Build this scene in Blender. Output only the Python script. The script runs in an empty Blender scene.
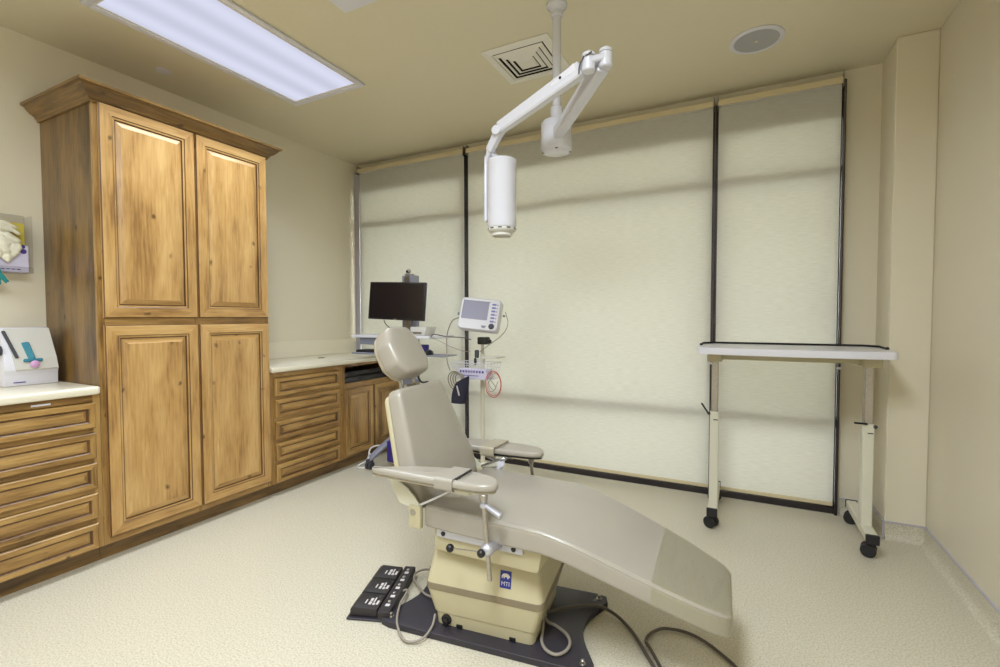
import bpy, bmesh, math, random
from mathutils import Vector, Matrix
random.seed(7)
C = bpy.context.scene
COL = C.collection
R = math.radians
V = Vector

# ------------------------------------------------------------------ materials
def lin(c):
    c = c / 255.0
    return c / 12.92 if c <= 0.04045 else ((c + 0.055) / 1.055) ** 2.4
def rgb(r, g, b): return (lin(r), lin(g), lin(b), 1)

def mat(name, col, rough=.5, metal=0, spec=.5, bump=0, bscale=60, coat=0, vary=0, vscale=8, trans=0):
    m = bpy.data.materials.new(name); m.use_nodes = True
    n = m.node_tree.nodes; l = m.node_tree.links
    b = n['Principled BSDF']
    b.inputs['Base Color'].default_value = col
    b.inputs['Roughness'].default_value = rough
    b.inputs['Metallic'].default_value = metal
    b.inputs['Specular IOR Level'].default_value = spec
    b.inputs['Coat Weight'].default_value = coat
    b.inputs['Transmission Weight'].default_value = trans
    tc = n.new('ShaderNodeTexCoord')
    nz = n.new('ShaderNodeTexNoise'); nz.inputs['Scale'].default_value = vscale; nz.inputs['Detail'].default_value = 3
    l.new(tc.outputs['Object'], nz.inputs['Vector'])
    cr = n.new('ShaderNodeValToRGB')
    v = max(vary, .015)
    cr.color_ramp.elements[0].position = .3; cr.color_ramp.elements[1].position = .7
    cr.color_ramp.elements[0].color = tuple(x * (1 - v) for x in col[:3]) + (1,)
    cr.color_ramp.elements[1].color = tuple(min(1, x * (1 + v)) for x in col[:3]) + (1,)
    l.new(nz.outputs['Fac'], cr.inputs['Fac']); l.new(cr.outputs['Color'], b.inputs['Base Color'])
    if bump:
        n2 = n.new('ShaderNodeTexNoise'); n2.inputs['Scale'].default_value = bscale; n2.inputs['Detail'].default_value = 4
        l.new(tc.outputs['Object'], n2.inputs['Vector'])
        bp = n.new('ShaderNodeBump'); bp.inputs['Strength'].default_value = bump; bp.inputs['Distance'].default_value = .002
        l.new(n2.outputs['Fac'], bp.inputs['Height']); l.new(bp.outputs['Normal'], b.inputs['Normal'])
    return m

def wood(name, light, mid, dark, axis, knots=1.0, rough=.38, contrast=1.0):
    m = bpy.data.materials.new(name); m.use_nodes = True
    n = m.node_tree.nodes; l = m.node_tree.links
    b = n['Principled BSDF']; b.inputs['Roughness'].default_value = rough; b.inputs['Coat Weight'].default_value = .25
    b.inputs['Coat Roughness'].default_value = .25
    tc = n.new('ShaderNodeTexCoord'); oi = n.new('ShaderNodeObjectInfo')
    mul = n.new('ShaderNodeMath'); mul.operation = 'MULTIPLY'; mul.inputs[1].default_value = 37.0
    l.new(oi.outputs['Random'], mul.inputs[0])
    comb = n.new('ShaderNodeCombineXYZ')
    for k in range(3): l.new(mul.outputs[0], comb.inputs[k])
    add = n.new('ShaderNodeVectorMath'); add.operation = 'ADD'
    l.new(tc.outputs['Object'], add.inputs[0]); l.new(comb.outputs[0], add.inputs[1])
    def mp(along, across):
        q = n.new('ShaderNodeVectorMath'); q.operation = 'MULTIPLY'
        s = [across] * 3; s['xyz'.index(axis)] = along
        q.inputs[1].default_value = s
        l.new(add.outputs[0], q.inputs[0]); return q
    # blotches
    n1 = n.new('ShaderNodeTexNoise'); n1.inputs['Scale'].default_value = 1; n1.inputs['Detail'].default_value = 5; n1.inputs['Distortion'].default_value = .5
    l.new(mp(3.0, 10).outputs[0], n1.inputs['Vector'])
    # board-to-board tone (glued planks)
    n0 = n.new('ShaderNodeTexNoise'); n0.inputs['Scale'].default_value = 1; n0.inputs['Detail'].default_value = 0
    l.new(mp(.4, 14).outputs[0], n0.inputs['Vector'])
    # fine grain
    n2 = n.new('ShaderNodeTexNoise'); n2.inputs['Scale'].default_value = 1; n2.inputs['Detail'].default_value = 7; n2.inputs['Distortion'].default_value = .4
    l.new(mp(7, 90).outputs[0], n2.inputs['Vector'])
    mx = n.new('ShaderNodeMath'); mx.operation = 'MULTIPLY_ADD'; mx.inputs[1].default_value = .42
    l.new(n2.outputs['Fac'], mx.inputs[0])
    m2 = n.new('ShaderNodeMath'); m2.operation = 'MULTIPLY_ADD'; m2.inputs[1].default_value = .5
    l.new(n1.outputs['Fac'], m2.inputs[0])
    m3 = n.new('ShaderNodeMath'); m3.operation = 'MULTIPLY'; m3.inputs[1].default_value = .25
    l.new(n0.outputs['Fac'], m3.inputs[0]); l.new(m3.outputs[0], m2.inputs[2]); l.new(m2.outputs[0], mx.inputs[2])
    cr = n.new('ShaderNodeValToRGB'); e = cr.color_ramp.elements
    w = .165 / contrast
    e[0].position = .57 - w; e[0].color = dark
    e[1].position = .57 + w; e[1].color = light
    k = e.new(.57 - .02); k.color = mid
    l.new(mx.outputs[0], cr.inputs['Fac'])
    # knots
    vo = n.new('ShaderNodeTexVoronoi'); vo.inputs['Scale'].default_value = 1; vo.inputs['Randomness'].default_value = 1
    wn = n.new('ShaderNodeTexNoise'); wn.inputs['Scale'].default_value = 14; wn.inputs['Detail'].default_value = 3
    l.new(add.outputs[0], wn.inputs['Vector'])
    ws = n.new('ShaderNodeVectorMath'); ws.operation = 'SCALE'; ws.inputs['Scale'].default_value = .35
    l.new(wn.outputs['Color'], ws.inputs[0])
    wa = n.new('ShaderNodeVectorMath'); wa.operation = 'ADD'
    l.new(mp(5.5, 9).outputs[0], wa.inputs[0]); l.new(ws.outputs[0], wa.inputs[1])
    l.new(wa.outputs[0], vo.inputs['Vector'])
    kr = n.new('ShaderNodeValToRGB'); ke = kr.color_ramp.elements
    ke[0].position = .04 * knots; ke[0].color = (1, 1, 1, 1); ke[1].position = .12 * knots + .001; ke[1].color = (0, 0, 0, 1)
    l.new(vo.outputs['Distance'], kr.inputs['Fac'])
    km = n.new('ShaderNodeMath'); km.operation = 'MULTIPLY'; km.inputs[1].default_value = .85
    l.new(kr.outputs['Color'], km.inputs[0])
    mix = n.new('ShaderNodeMixRGB'); mix.inputs['Color2'].default_value = tuple(x * .3 for x in dark[:3]) + (1,)
    l.new(km.outputs[0], mix.inputs['Fac']); l.new(cr.outputs['Color'], mix.inputs['Color1'])
    l.new(mix.outputs['Color'], b.inputs['Base Color'])
    return m

M = {}
HONEY = (rgb(200, 163, 106), rgb(178, 138, 82), rgb(138, 100, 54))
BROWN = (rgb(178, 142, 84), rgb(146, 110, 58), rgb(98, 70, 34))
DARK = (rgb(134, 102, 54), rgb(104, 77, 38), rgb(64, 45, 20))  # darkened alder; includes the shade on the tall cabinet's side
for nm, (a_, b_, c_) in dict(honey=HONEY, brown=BROWN, dark=DARK).items():
    for ax in 'xyz':
        M['%s_%s' % (nm, ax)] = wood('knotty alder %s %s' % (nm, ax), a_, b_, c_, ax, knots={'honey': 1, 'brown': .8, 'dark': 1}[nm])
M['glaze'] = wood('dark glaze', rgb(112, 80, 46), rgb(92, 62, 34), rgb(66, 42, 22), 'z', knots=0)
M['laminate'] = mat('cream laminate', rgb(226, 219, 200), .28, vary=.03, vscale=300)
M['white_plastic'] = mat('white plastic', rgb(212, 211, 220), .35)
M['white_metal'] = mat('white enamel', rgb(204, 204, 214), .25, coat=.4)
M['off_white'] = mat('off white plastic', rgb(202, 200, 194), .4)
M['grey_plastic'] = mat('grey plastic', rgb(128, 130, 146), .45)
M['dark_grey'] = mat('dark grey plastic', rgb(60, 60, 68), .5)
M['black'] = mat('black plastic', rgb(22, 21, 24), .4)
M['matte_black'] = mat('matte black', rgb(30, 27, 30), .7)
M['bronze'] = mat('dark bronze frame', rgb(34, 26, 30), .45)
M['chrome'] = mat('chrome', rgb(200, 200, 205), .18, metal=1)
M['steel'] = mat('brushed steel', rgb(178, 172, 165), .35, metal=1, vary=.08, vscale=90)
M['silver'] = mat('silver aluminium', rgb(190, 190, 200), .4, metal=.7)
M['cream'] = mat('cream plastic', rgb(184, 175, 144), .42, vary=.02)
M['cream_metal'] = mat('cream enamel', rgb(206, 203, 186), .4)
M['band'] = mat('taupe band', rgb(126, 114, 92), .5)
M['vinyl'] = mat('taupe vinyl', rgb(156, 149, 138), .28, bump=.05, bscale=500, vary=.02, vscale=5)
M['vinyl_side'] = mat('taupe vinyl shell', rgb(168, 159, 140), .4)
M['plate'] = mat('dark base plate', rgb(46, 42, 50), .5, bump=.1, bscale=300)
M['pedal'] = mat('pedal rubber', rgb(44, 40, 42), .55, bump=.15, bscale=400)
M['marks'] = mat('pale print', rgb(205, 200, 200), .6)
M['blue_label'] = mat('blue label', rgb(28, 42, 130), .4)
M['cord'] = mat('grey cord', rgb(140, 132, 122), .5)
M['dark_cord'] = mat('dark cord', rgb(84, 76, 70), .5)
M['white_cord'] = mat('white cord', rgb(214, 212, 210), .45)
M['red_cord'] = mat('red cord', rgb(176, 70, 60), .45)
M['navy'] = mat('navy nylon', rgb(26, 26, 46), .8, bump=.3, bscale=200)
M['purple'] = mat('deep violet plastic', rgb(50, 40, 120), .4)
M['purple_print'] = mat('violet print', rgb(70, 50, 140), .6)
M['screen'] = mat('switched off screen', rgb(26, 20, 22), .3)
M['vital_screen'] = mat('grey lcd', rgb(150, 150, 172), .15)
M['button'] = mat('blue grey button', rgb(120, 124, 184), .5)
M['tan'] = mat('tan head rail', rgb(206, 192, 158), .5)
M['latex'] = mat('latex', rgb(224, 221, 202), .55, bump=.8, bscale=90, vary=.08, vscale=40)
M['teal'] = mat('teal nitrile', rgb(30, 138, 138), .5)
M['teal_plastic'] = mat('teal plastic', rgb(52, 128, 150), .4)
M['pink'] = mat('pink plastic', rgb(206, 160, 205), .5)
M['yellow_print'] = mat('yellow carton', rgb(196, 180, 70), .6)
M['lilac'] = mat('lilac carton', rgb(212, 208, 236), .6)
M['rubber'] = mat('castor rubber', rgb(26, 25, 28), .6)
M['cap_strip'] = mat('grey cap strip', rgb(176, 172, 180), .5)
M['vent'] = mat('vent enamel', rgb(224, 221, 214), .45)
M['void'] = mat('duct black', rgb(12, 11, 11), .9)
M['speaker'] = mat('speaker cloth', rgb(166, 166, 170), .7, bump=.6, bscale=900)
M['asphalt'] = mat('outside paving', rgb(170, 168, 160), .9)

def painted(name, col, rough, bump=.06):
    return mat(name, col, rough, bump=bump, bscale=140, vary=.012, vscale=1.2)
M['wall'] = painted('wall paint', rgb(219, 211, 191), .42)
M['wall_gloss'] = painted('wall paint sheen', rgb(213, 205, 186), .3, .03)
M['ceiling'] = painted('ceiling paint', rgb(211, 203, 178), .45)

def floor_mat():
    m = bpy.data.materials.new('speckled sheet vinyl'); m.use_nodes = True
    n = m.node_tree.nodes; l = m.node_tree.links; b = n['Principled BSDF']
    b.inputs['Roughness'].default_value = .36
    tc = n.new('ShaderNodeTexCoord')
    a = n.new('ShaderNodeTexNoise'); a.inputs['Scale'].default_value = 150; a.inputs['Detail'].default_value = 4; a.inputs['Roughness'].default_value = .7
    l.new(tc.outputs['Object'], a.inputs['Vector'])
    r = n.new('ShaderNodeValToRGB'); e = r.color_ramp.elements
    e[0].position = .38; e[0].color = rgb(172, 163, 140); e[1].position = .60; e[1].color = rgb(208, 202, 186)
    k = e.new(.47); k.color = rgb(194, 187, 168)
    l.new(a.outputs['Fac'], r.inputs['Fac'])
    v = n.new('ShaderNodeTexVoronoi'); v.inputs['Scale'].default_value = 90
    l.new(tc.outputs['Object'], v.inputs['Vector'])
    r2 = n.new('ShaderNodeValToRGB'); r2.color_ramp.elements[0].position = .1; r2.color_ramp.elements[0].color = (.4, .4, .4, 1)
    r2.color_ramp.elements[1].position = .17; r2.color_ramp.elements[1].color = (0, 0, 0, 1)
    l.new(v.outputs['Distance'], r2.inputs['Fac'])
    mx = n.new('ShaderNodeMixRGB'); mx.inputs['Color2'].default_value = rgb(172, 160, 132)
    l.new(r2.outputs['Color'], mx.inputs['Fac']); l.new(r.outputs['Color'], mx.inputs['Color1'])
    l.new(mx.outputs['Color'], b.inputs['Base Color'])
    return m
M['floor'] = floor_mat()

def shade_mat():
    m = bpy.data.materials.new('shade fabric'); m.use_nodes = True
    n = m.node_tree.nodes; l = m.node_tree.links
    n.remove(n['Principled BSDF']); out = n['Material Output']
    tc = n.new('ShaderNodeTexCoord'); mp = n.new('ShaderNodeVectorMath'); mp.operation = 'MULTIPLY'
    mp.inputs[1].default_value = (16, 16, 240)
    l.new(tc.outputs['Object'], mp.inputs[0])
    nz = n.new('ShaderNodeTexNoise'); nz.inputs['Scale'].default_value = 1; nz.inputs['Detail'].default_value = 5
    l.new(mp.outputs[0], nz.inputs['Vector'])
    r = n.new('ShaderNodeValToRGB'); r.color_ramp.elements[0].position = .3; r.color_ramp.elements[1].position = .7
    r.color_ramp.elements[0].color = rgb(216, 214, 206); r.color_ramp.elements[1].color = rgb(228, 227, 221)
    l.new(nz.outputs['Fac'], r.inputs['Fac'])
    d = n.new('ShaderNodeBsdfDiffuse'); t = n.new('ShaderNodeBsdfTranslucent')
    l.new(r.outputs['Color'], d.inputs['Color']); l.new(r.outputs['Color'], t.inputs['Color'])
    mx = n.new('ShaderNodeMixShader'); mx.inputs['Fac'].default_value = .36
    l.new(d.outputs[0], mx.inputs[1]); l.new(t.outputs[0], mx.inputs[2]); l.new(mx.outputs[0], out.inputs['Surface'])
    return m
M['shade'] = shade_mat()

def glass_mat(name, tint, gl=.08):
    m = bpy.data.materials.new(name); m.use_nodes = True
    n = m.node_tree.nodes; l = m.node_tree.links
    n.remove(n['Principled BSDF']); out = n['Material Output']
    t = n.new('ShaderNodeBsdfTransparent'); t.inputs['Color'].default_value = tint
    g = n.new('ShaderNodeBsdfGlossy'); g.inputs['Roughness'].default_value = .08
    mx = n.new('ShaderNodeMixShader'); mx.inputs['Fac'].default_value = gl
    l.new(t.outputs[0], mx.inputs[1]); l.new(g.outputs[0], mx.inputs[2]); l.new(mx.outputs[0], out.inputs['Surface'])
    return m
M['glass'] = glass_mat('window glass', (.9, .93, .92, 1))
M['acrylic'] = glass_mat('clear acrylic', (.93, .93, .93, 1), .06)
M['clear_vinyl'] = glass_mat('clear vinyl cover', (.97,.975,.93,1), .08)

def lamp_mat(strength):
    m = bpy.data.materials.new('lit prismatic diffuser'); m.use_nodes = True
    n = m.node_tree.nodes; l = m.node_tree.links
    n.remove(n['Principled BSDF']); out = n['Material Output']
    tc = n.new('ShaderNodeTexCoord'); sp = n.new('ShaderNodeSeparateXYZ'); l.new(tc.outputs['Object'], sp.inputs[0])
    # three tubes run lengthwise behind the lens
    mu = n.new('ShaderNodeMath'); mu.operation = 'MULTIPLY'; mu.inputs[1].default_value = 2 * math.pi / .205
    l.new(sp.outputs['X'], mu.inputs[0])
    co = n.new('ShaderNodeMath'); co.operation = 'COSINE'; l.new(mu.outputs[0], co.inputs[0])
    s = n.new('ShaderNodeMath'); s.operation = 'MULTIPLY_ADD'; s.inputs[1].default_value = .1 * strength; s.inputs[2].default_value = strength
    l.new(co.outputs[0], s.inputs[0])
    e = n.new('ShaderNodeEmission'); e.inputs['Color'].default_value = (.80, .82, 1, 1)
    l.new(s.outputs[0], e.inputs['Strength']); l.new(e.outputs[0], out.inputs['Surface'])
    return m
LAMP = 1.0   # set below through exposure
M['lamp'] = lamp_mat(1.0)

# ------------------------------------------------------------------ helpers
ORG = V((0, 0, 0))
def tag(o, label=None, cat=None, group=None, kind=None):
    if label: o['label'] = label
    if cat: o['category'] = cat
    if group: o['group'] = group
    if kind: o['kind'] = kind
    return o
def thing(name, label, cat, loc=(0, 0, 0), rz=0, group=None, local=False):
    global ORG
    o = bpy.data.objects.new(name, None); COL.objects.link(o)
    o.empty_display_size = .1
    o.location = loc; o.rotation_euler = (0, 0, rz)
    ORG = V((0, 0, 0)) if local else V(loc)
    return tag(o, label, cat, group)
def P(name, bm, m, parent=None, smooth=None, label=None):
    """link a bmesh as one object, in its thing's frame"""
    me = bpy.data.meshes.new(name)
    if parent is not None and ORG.length: bmesh.ops.translate(bm, vec=-ORG, verts=bm.verts)
    bmesh.ops.recalc_face_normals(bm, faces=bm.faces)
    bm.to_mesh(me); bm.free()
    ms = m if isinstance(m, (list, tuple)) else [m]
    for x in ms: me.materials.append(x)
    o = bpy.data.objects.new(name, me); COL.objects.link(o)
    if parent is not None: o.parent = parent
    if smooth is not None:
        me.shade_smooth()
        me.set_sharp_from_angle(angle=R(smooth))
    if label: o['label'] = label
    return o
def S(name, bm, m, **k):
    global ORG
    sv, ORG = ORG, V((0, 0, 0))
    o = P(name, bm, m, None, **k); o['kind'] = 'structure'; ORG = sv
    return o
def B(): return bmesh.new()
def box(bm, x0, x1, y0, y1, z0, z1, bev=0, seg=1, mi=0, mtx=None):
    t = bmesh.new()
    vs = [t.verts.new((x, y, z)) for x in (x0, x1) for y in (y0, y1) for z in (z0, z1)]
    for f in ((0, 1, 3, 2), (4, 6, 7, 5), (0, 4, 5, 1), (2, 3, 7, 6), (0, 2, 6, 4), (1, 5, 7, 3)):
        t.faces.new([vs[i] for i in f])
    bmesh.ops.recalc_face_normals(t, faces=t.faces)
    if bev: bmesh.ops.bevel(t, geom=t.edges[:], offset=bev, segments=seg, profile=.5, affect='EDGES', clamp_overlap=True)
    if mtx is not None: bmesh.ops.transform(t, matrix=mtx, verts=t.verts)
    return merge(bm, t, mi)
def merge(bm, t, mi=0):
    mp = {}
    for v in t.verts: mp[v] = bm.verts.new(v.co)
    for f in t.faces:
        nf = bm.faces.new([mp[v] for v in f.verts]); nf.material_index = mi or f.material_index
    t.free(); return bm
def basis(p0, p1, up=V((0, 0, 1))):
    z = (V(p1) - V(p0)).normalized()
    if abs(z.dot(up)) > .98: up = V((0, 1, 0))
    x = up.cross(z).normalized(); y = z.cross(x)
    return x, y, z
def rings(bm, rs, cap=True, mi=0, closed=False):
    vr = [[bm.verts.new(p) for p in r] for r in rs]
    n = len(rs[0])
    pairs = list(zip(vr, vr[1:])) + ([(vr[-1], vr[0])] if closed else [])
    for a, b in pairs:
        for i in range(n):
            f = bm.faces.new((a[i], a[(i + 1) % n], b[(i + 1) % n], b[i])); f.material_index = mi
    if cap and not closed:
        f = bm.faces.new(vr[0][::-1]); f.material_index = mi
        f = bm.faces.new(vr[-1]); f.material_index = mi
    return bm
def lathe(bm, prof, p0=(0, 0, 0), p1=(0, 0, 1), n=24, mi=0, cap=True):
    """prof: list of (radius, t) with t metres along p0->p1"""
    x, y, z = basis(p0, p1); p0 = V(p0)
    rs = [[p0 + z * t + (x * math.cos(2 * math.pi * i / n) + y * math.sin(2 * math.pi * i / n)) * max(r, 1e-4) for i in range(n)] for r, t in prof]
    return rings(bm, rs, cap, mi)
def cyl(bm, p0, p1, r, r2=None, n=20, bev=0, mi=0):
    L = (V(p1) - V(p0)).length; r2 = r if r2 is None else r2
    pr = [(r - bev, 0), (r, bev), (r2, L - bev), (r2 - bev, L)] if bev else [(r, 0), (r2, L)]
    return lathe(bm, pr, p0, p1, n, mi)
def ball(bm, c, r, n=16, sz=1, mi=0):
    k = n // 2
    return lathe(bm, [(r * math.sin(math.pi * i / k), -r * sz * math.cos(math.pi * i / k)) for i in range(k + 1)], c, V(c) + V((0, 0, 1)), n, mi)
def spline(pts, k=8, closed=False):
    pts = [V(p) for p in pts]; out = []; n = len(pts)
    rng = range(n if closed else n - 1)
    for i in rng:
        if closed: a, b, c, d = pts[(i - 1) % n], pts[i], pts[(i + 1) % n], pts[(i + 2) % n]
        else: a, b, c, d = pts[max(i - 1, 0)], pts[i], pts[i + 1], pts[min(i + 2, n - 1)]
        for j in range(k):
            t = j / k
            out.append(.5 * ((2 * b) + (c - a) * t + (2 * a - 5 * b + 4 * c - d) * t * t + (3 * b - a - 3 * c + d) * t ** 3))
    if not closed: out.append(pts[-1])
    return out
def tube(bm, pts, r, k=8, n=8, smooth=True, closed=False, mi=0):
    ps = spline(pts, k, closed) if smooth else [V(p) for p in pts]
    N = len(ps); rs = []
    t = (ps[1] - ps[0]).normalized()
    up = V((0, 0, 1)) if abs(t.z) < .9 else V((1, 0, 0))
    x = up.cross(t).normalized()
    for i in range(N):
        if closed: t = (ps[(i + 1) % N] - ps[i - 1]).normalized()
        else: t = (ps[min(i + 1, N - 1)] - ps[max(i - 1, 0)]).normalized()
        x = (x - t * x.dot(t)).normalized(); y = t.cross(x)
        rs.append([ps[i] + (x * math.cos(2 * math.pi * q / n) + y * math.sin(2 * math.pi * q / n)) * r for q in range(n)])
    return rings(bm, rs, True, mi, closed)
def bar(bm, p0, p1, w0, h0, w1=None, h1=None, up=V((0, 0, 1)), bev=.004, mi=0):
    """rounded rectangular bar, w across, h along 'up'"""
    w1 = w0 if w1 is None else w1; h1 = h0 if h1 is None else h1
    x, y, z = basis(p0, p1, V(up)); p0 = V(p0); p1 = V(p1)
    def sec(c, w, h, s=1):
        w *= s * .5; h *= s * .5; b = min(bev, w * .9, h * .9)
        q = [(w - b, -h), (w, -h + b), (w, h - b), (w - b, h), (-w + b, h), (-w, h - b), (-w, -h + b), (-w + b, -h)]
        return [c + x * a + y * d for a, d in q]
    L = (p1 - p0).length; e = min(bev, L * .2)
    return rings(bm, [sec(p0, w0 - 2 * e, h0 - 2 * e), sec(p0 + z * e, w0, h0), sec(p1 - z * e, w1, h1), sec(p1, w1 - 2 * e, h1 - 2 * e)], True, mi)
def round_poly(pts, rad, n=6):
    """2-D polygon (counter-clockwise) with rounded corners"""
    out = []; N = len(pts)
    rad = rad if isinstance(rad, (list, tuple)) else [rad] * N
    for i in range(N):
        a, b, c = V(pts[i - 1]), V(pts[i]), V(pts[(i + 1) % N]); r = rad[i]
        if r <= 0: out.append(b); continue
        u = (a - b).normalized(); w = (c - b).normalized()
        ang = math.acos(max(-1, min(1, u.dot(w))))
        d = min(r / math.tan(ang / 2), (a - b).length * .49, (c - b).length * .49)
        for k in range(n + 1):
            t = k / n
            out.append((b + u * d) * (1 - t) ** 2 + b * 2 * t * (1 - t) + (b + w * d) * t * t)
    return out
def inset(poly, d):
    N = len(poly); out = []
    for i in range(N):
        a, b, c = poly[i - 1], poly[i], poly[(i + 1) % N]
        u = (c - a); 
        if u.length < 1e-9: u = V((1, 0))
        u.normalize(); out.append(b + V((-u.y, u.x)) * d)
    return out
def pad(bm, poly, t, r, fn, crown=0, rb=None, mi=0):
    """cushion/slab with rounded edges: poly ccw, thickness t, edge radius r, fn maps (a,b,h)->3-D"""
    rb = r * .5 if rb is None else rb
    st = []
    for k in range(4):
        a = k / 3 * math.pi / 2; st.append((rb * (1 - math.sin(a)), rb * (1 - math.cos(a))))
    for k in range(5):
        a = k / 4 * math.pi / 2; st.append((r * (1 - math.cos(a)), t - r + r * math.sin(a)))
    rs = []
    for ins, h in st:
        q = inset(poly, ins) if ins > 1e-6 else poly
        rs.append([V(fn(p.x, p.y, h)) for p in q])
    if crown:
        cx = sum(p.x for p in poly) / len(poly); cy = sum(p.y for p in poly) / len(poly)
        base = inset(poly, r)
        for s in (.8, .5, .2):
            rs.append([V(fn(cx + (p.x - cx) * s, cy + (p.y - cy) * s, t + crown * (1 - s * s))) for p in base])
    return rings(bm, rs, True, mi)
def flat(x, y, h, z=0): return (x, y, z + h)
def text_mesh(txt, size, ext=.0006):
    cu = bpy.data.curves.new('lettering', 'FONT'); cu.body = txt; cu.size = size; cu.extrude = ext
    cu.align_x = 'CENTER'; cu.align_y = 'CENTER'
    o = bpy.data.objects.new('lettering', cu); COL.objects.link(o)
    dg = bpy.context.evaluated_depsgraph_get()
    me = bpy.data.meshes.new_from_object(o.evaluated_get(dg))
    bm = bmesh.new(); bm.from_mesh(me)
    bpy.data.objects.remove(o); bpy.data.curves.remove(cu); bpy.data.meshes.remove(me)
    return bm
def copy_tree(o, parent=None):
    c = o.copy(); COL.objects.link(c); c.parent = parent
    for ch in list(o.children): copy_tree(ch, c)
    return c

# ------------------------------------------------------------------ room
XL, XR, XP, YB, YP, YF, ZC = -3.454, .925, .744, 3.616, 3.321, -2.1, 2.774
T = .12
b = B(); box(b, XL - T, XR + T, YF - T, YB + .3, -.08, 0); S('floor', b, M['floor'])
b = B(); box(b, XL - T, XR + T, YF - T, YB + .3, ZC, ZC + .1); S('ceiling', b, M['ceiling'])
b = B(); box(b, XL - T, XL, YF - T, YB + .3, 0, ZC); S('wall_left', b, M['wall'])
b = B(); box(b, XR, XR + T, YF - T, YB + .3, 0, ZC); S('wall_right', b, M['wall_gloss'])
b = B(); box(b, XL, XR, YF - T, YF, 0, ZC); S('wall_rear', b, M['wall'])
b = B(); box(b, XP, XR, YP, YB + .3, 0, ZC, .004); S('wall_corner_pier', b, M['wall'])
WX0, WX1, WZ1 = -3.40, .556, 2.70       # window opening
YW = YB + .12
b = B()
box(b, XL, WX0, YB, YB + .3, 0, ZC); box(b, WX1, XP, YB, YB + .3, 0, ZC); box(b, WX0, WX1, YB, YB + .3, WZ1, ZC)
S('wall_back', b, M['wall'])
# storefront window behind the shades
b = B()
fy0, fy1 = YB - .024, YB + .06
for x, wd in ((WX0, .05), (-2.215, .09), (-.205, .08), (WX1 - .03, .03)):
    box(b, x, x + wd, fy0, fy1, 0, WZ1, .003)
for z0, z1 in ((0, .08), (.555, .615), (2.125, 2.185), (2.47, WZ1)):
    box(b, WX0, WX1, fy0 + .005, fy1 - .005, z0, z1, .003)
win = S('window_1', b, M['bronze'])
b = B(); box(b, WX0 + .01, WX1 - .01, YB + .025, YB + .031, .02, WZ1 - .02)
g = P('window_pane', b, M['glass'], win); 
# jamb strips and sill in front of the glass, beside the shades
b = B(); box(b, WX1 - .010, WX1 + .006, YB - .058, YB, 0, 2.7, .002); S('trim_1', b, M['bronze'])
b = B(); box(b, -3.37, WX1 + .008, YB - .035, YB, 0, .042, .003); S('trim_2', b, M['bronze'])
b = B(); box(b, -3.454, -3.391, YB - .045, YB, 0, 2.68, .002); S('trim_3', b, M['cap_strip'])
# ground outdoors
b = B(); box(b, -5, 3, YB + .3, YB + 3.0, 2.86, 3.0); S('ceiling_sky_blocker', b, M['wall'])  # unseen slab, added to keep the upper sky off the shades
b = B(); box(b, -16, 14, YB + .35, YB + 20, -.3, -.12); S('floor_outside', b, M['asphalt'])

# coved sheet-vinyl base with cap strip
def cove(name, pts, side):
    """pts: polyline in plan along the wall; side: unit normal into the room per segment"""
    for k, (a, c, nrm) in enumerate(zip(pts, pts[1:], side)):
        a = V((a[0], a[1], 0)); c = V((c[0], c[1], 0)); nr = V((nrm[0], nrm[1], 0))
        b = B()
        prof = [(0, 0), (.04, 0), (.028, .003), (.016, .011), (.008, .026), (.006, .05), (.006, .092), (0, .092)]
        rings(b, [[p + nr * d + V((0, 0, h)) for d, h in prof] for p in (a, c)])
        o = S(name if k == 0 else name, b, M['floor'], smooth=40)
        b = B(); rings(b, [[p + nr * d + V((0, 0, h)) for d, h in ((0, .091), (.009, .091), (.009, .098), (0, .1))] for p in (a, c)])
        P('cap_strip', b, M['cap_strip'], o)
cove('baseboard_right', [(XR, YF), (XR, YP)], [(-1, 0)])
cove('baseboard_pier', [(XR, YP), (XP, YP)], [(0, -1)])
cove('baseboard_niche', [(XP, YP), (XP, YB)], [(-1, 0)])
cove('baseboard_back', [(XP, YB), (WX1 + .025, YB)], [(0, -1)])
b = B(); box(b, XP - .012, XP - .002, YP - .012, YP - .002, 0, .1, .002); S('trim_4', b, M['cap_strip'])

# ------------------------------------------------------------------ roller shades
YS = YB - .05
def shade(x0, x1, label, chain):
    t = thing('roller_shade', label, 'window shade', ((x0 + x1) / 2, YS, 0), group='roller shades across the window wall')
    b = B(); cyl(b, (x0 + .012, YS + .012, 2.692), (x1 - .012, YS + .012, 2.692), .026, n=20); P('roller_tube', b, M['shade'], t, 40)
    b = B(); box(b, x0, x1, YS - .028, YS - .02, 2.672, 2.712, .002); P('head_rail', b, M['tan'], t, 40)
    b = B(); box(b, x0 + .003, x1 - .003, YS, YS + .0012, .079, 2.69); P('fabric', b, M['shade'], t)
    b = B(); box(b, x0 + .003, x1 - .003, YS - .008, YS + .008, .056, .08, .004, 2); P('hem_bar', b, M['tan'], t, 40)
    for x in (x0 - .004, x1):
        b = B(); box(b, x, x + .004, YS - .032, YS + .045, 2.655, 2.74, .001); P('bracket', b, M['steel'], t)
    if chain:
        xc = chain
        b = B(); tube(b, [(xc, YS - .034, 2.69), (xc, YS - .034, .75), (xc, YS - .026, .73), (xc, YS - .018, .75), (xc, YS - .018, 2.69)], .0028, n=6, k=4); P('bead_chain', b, M['dark_cord'], t)
        b = B(); box(b, xc - .014, xc + .014, YS - .042, YS - .03, .925, .94, .003); P('chain_connector', b, M['white_plastic'], t)
shade(-3.382, -2.166, 'cream roller shade on the far left, partly behind the wooden counter', None)
shade(-2.130, -.178, 'widest cream roller shade, in the middle behind the exam chair', -.165)
shade(-.150, .541, 'narrow cream roller shade behind the white rolling table', .551)

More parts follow.
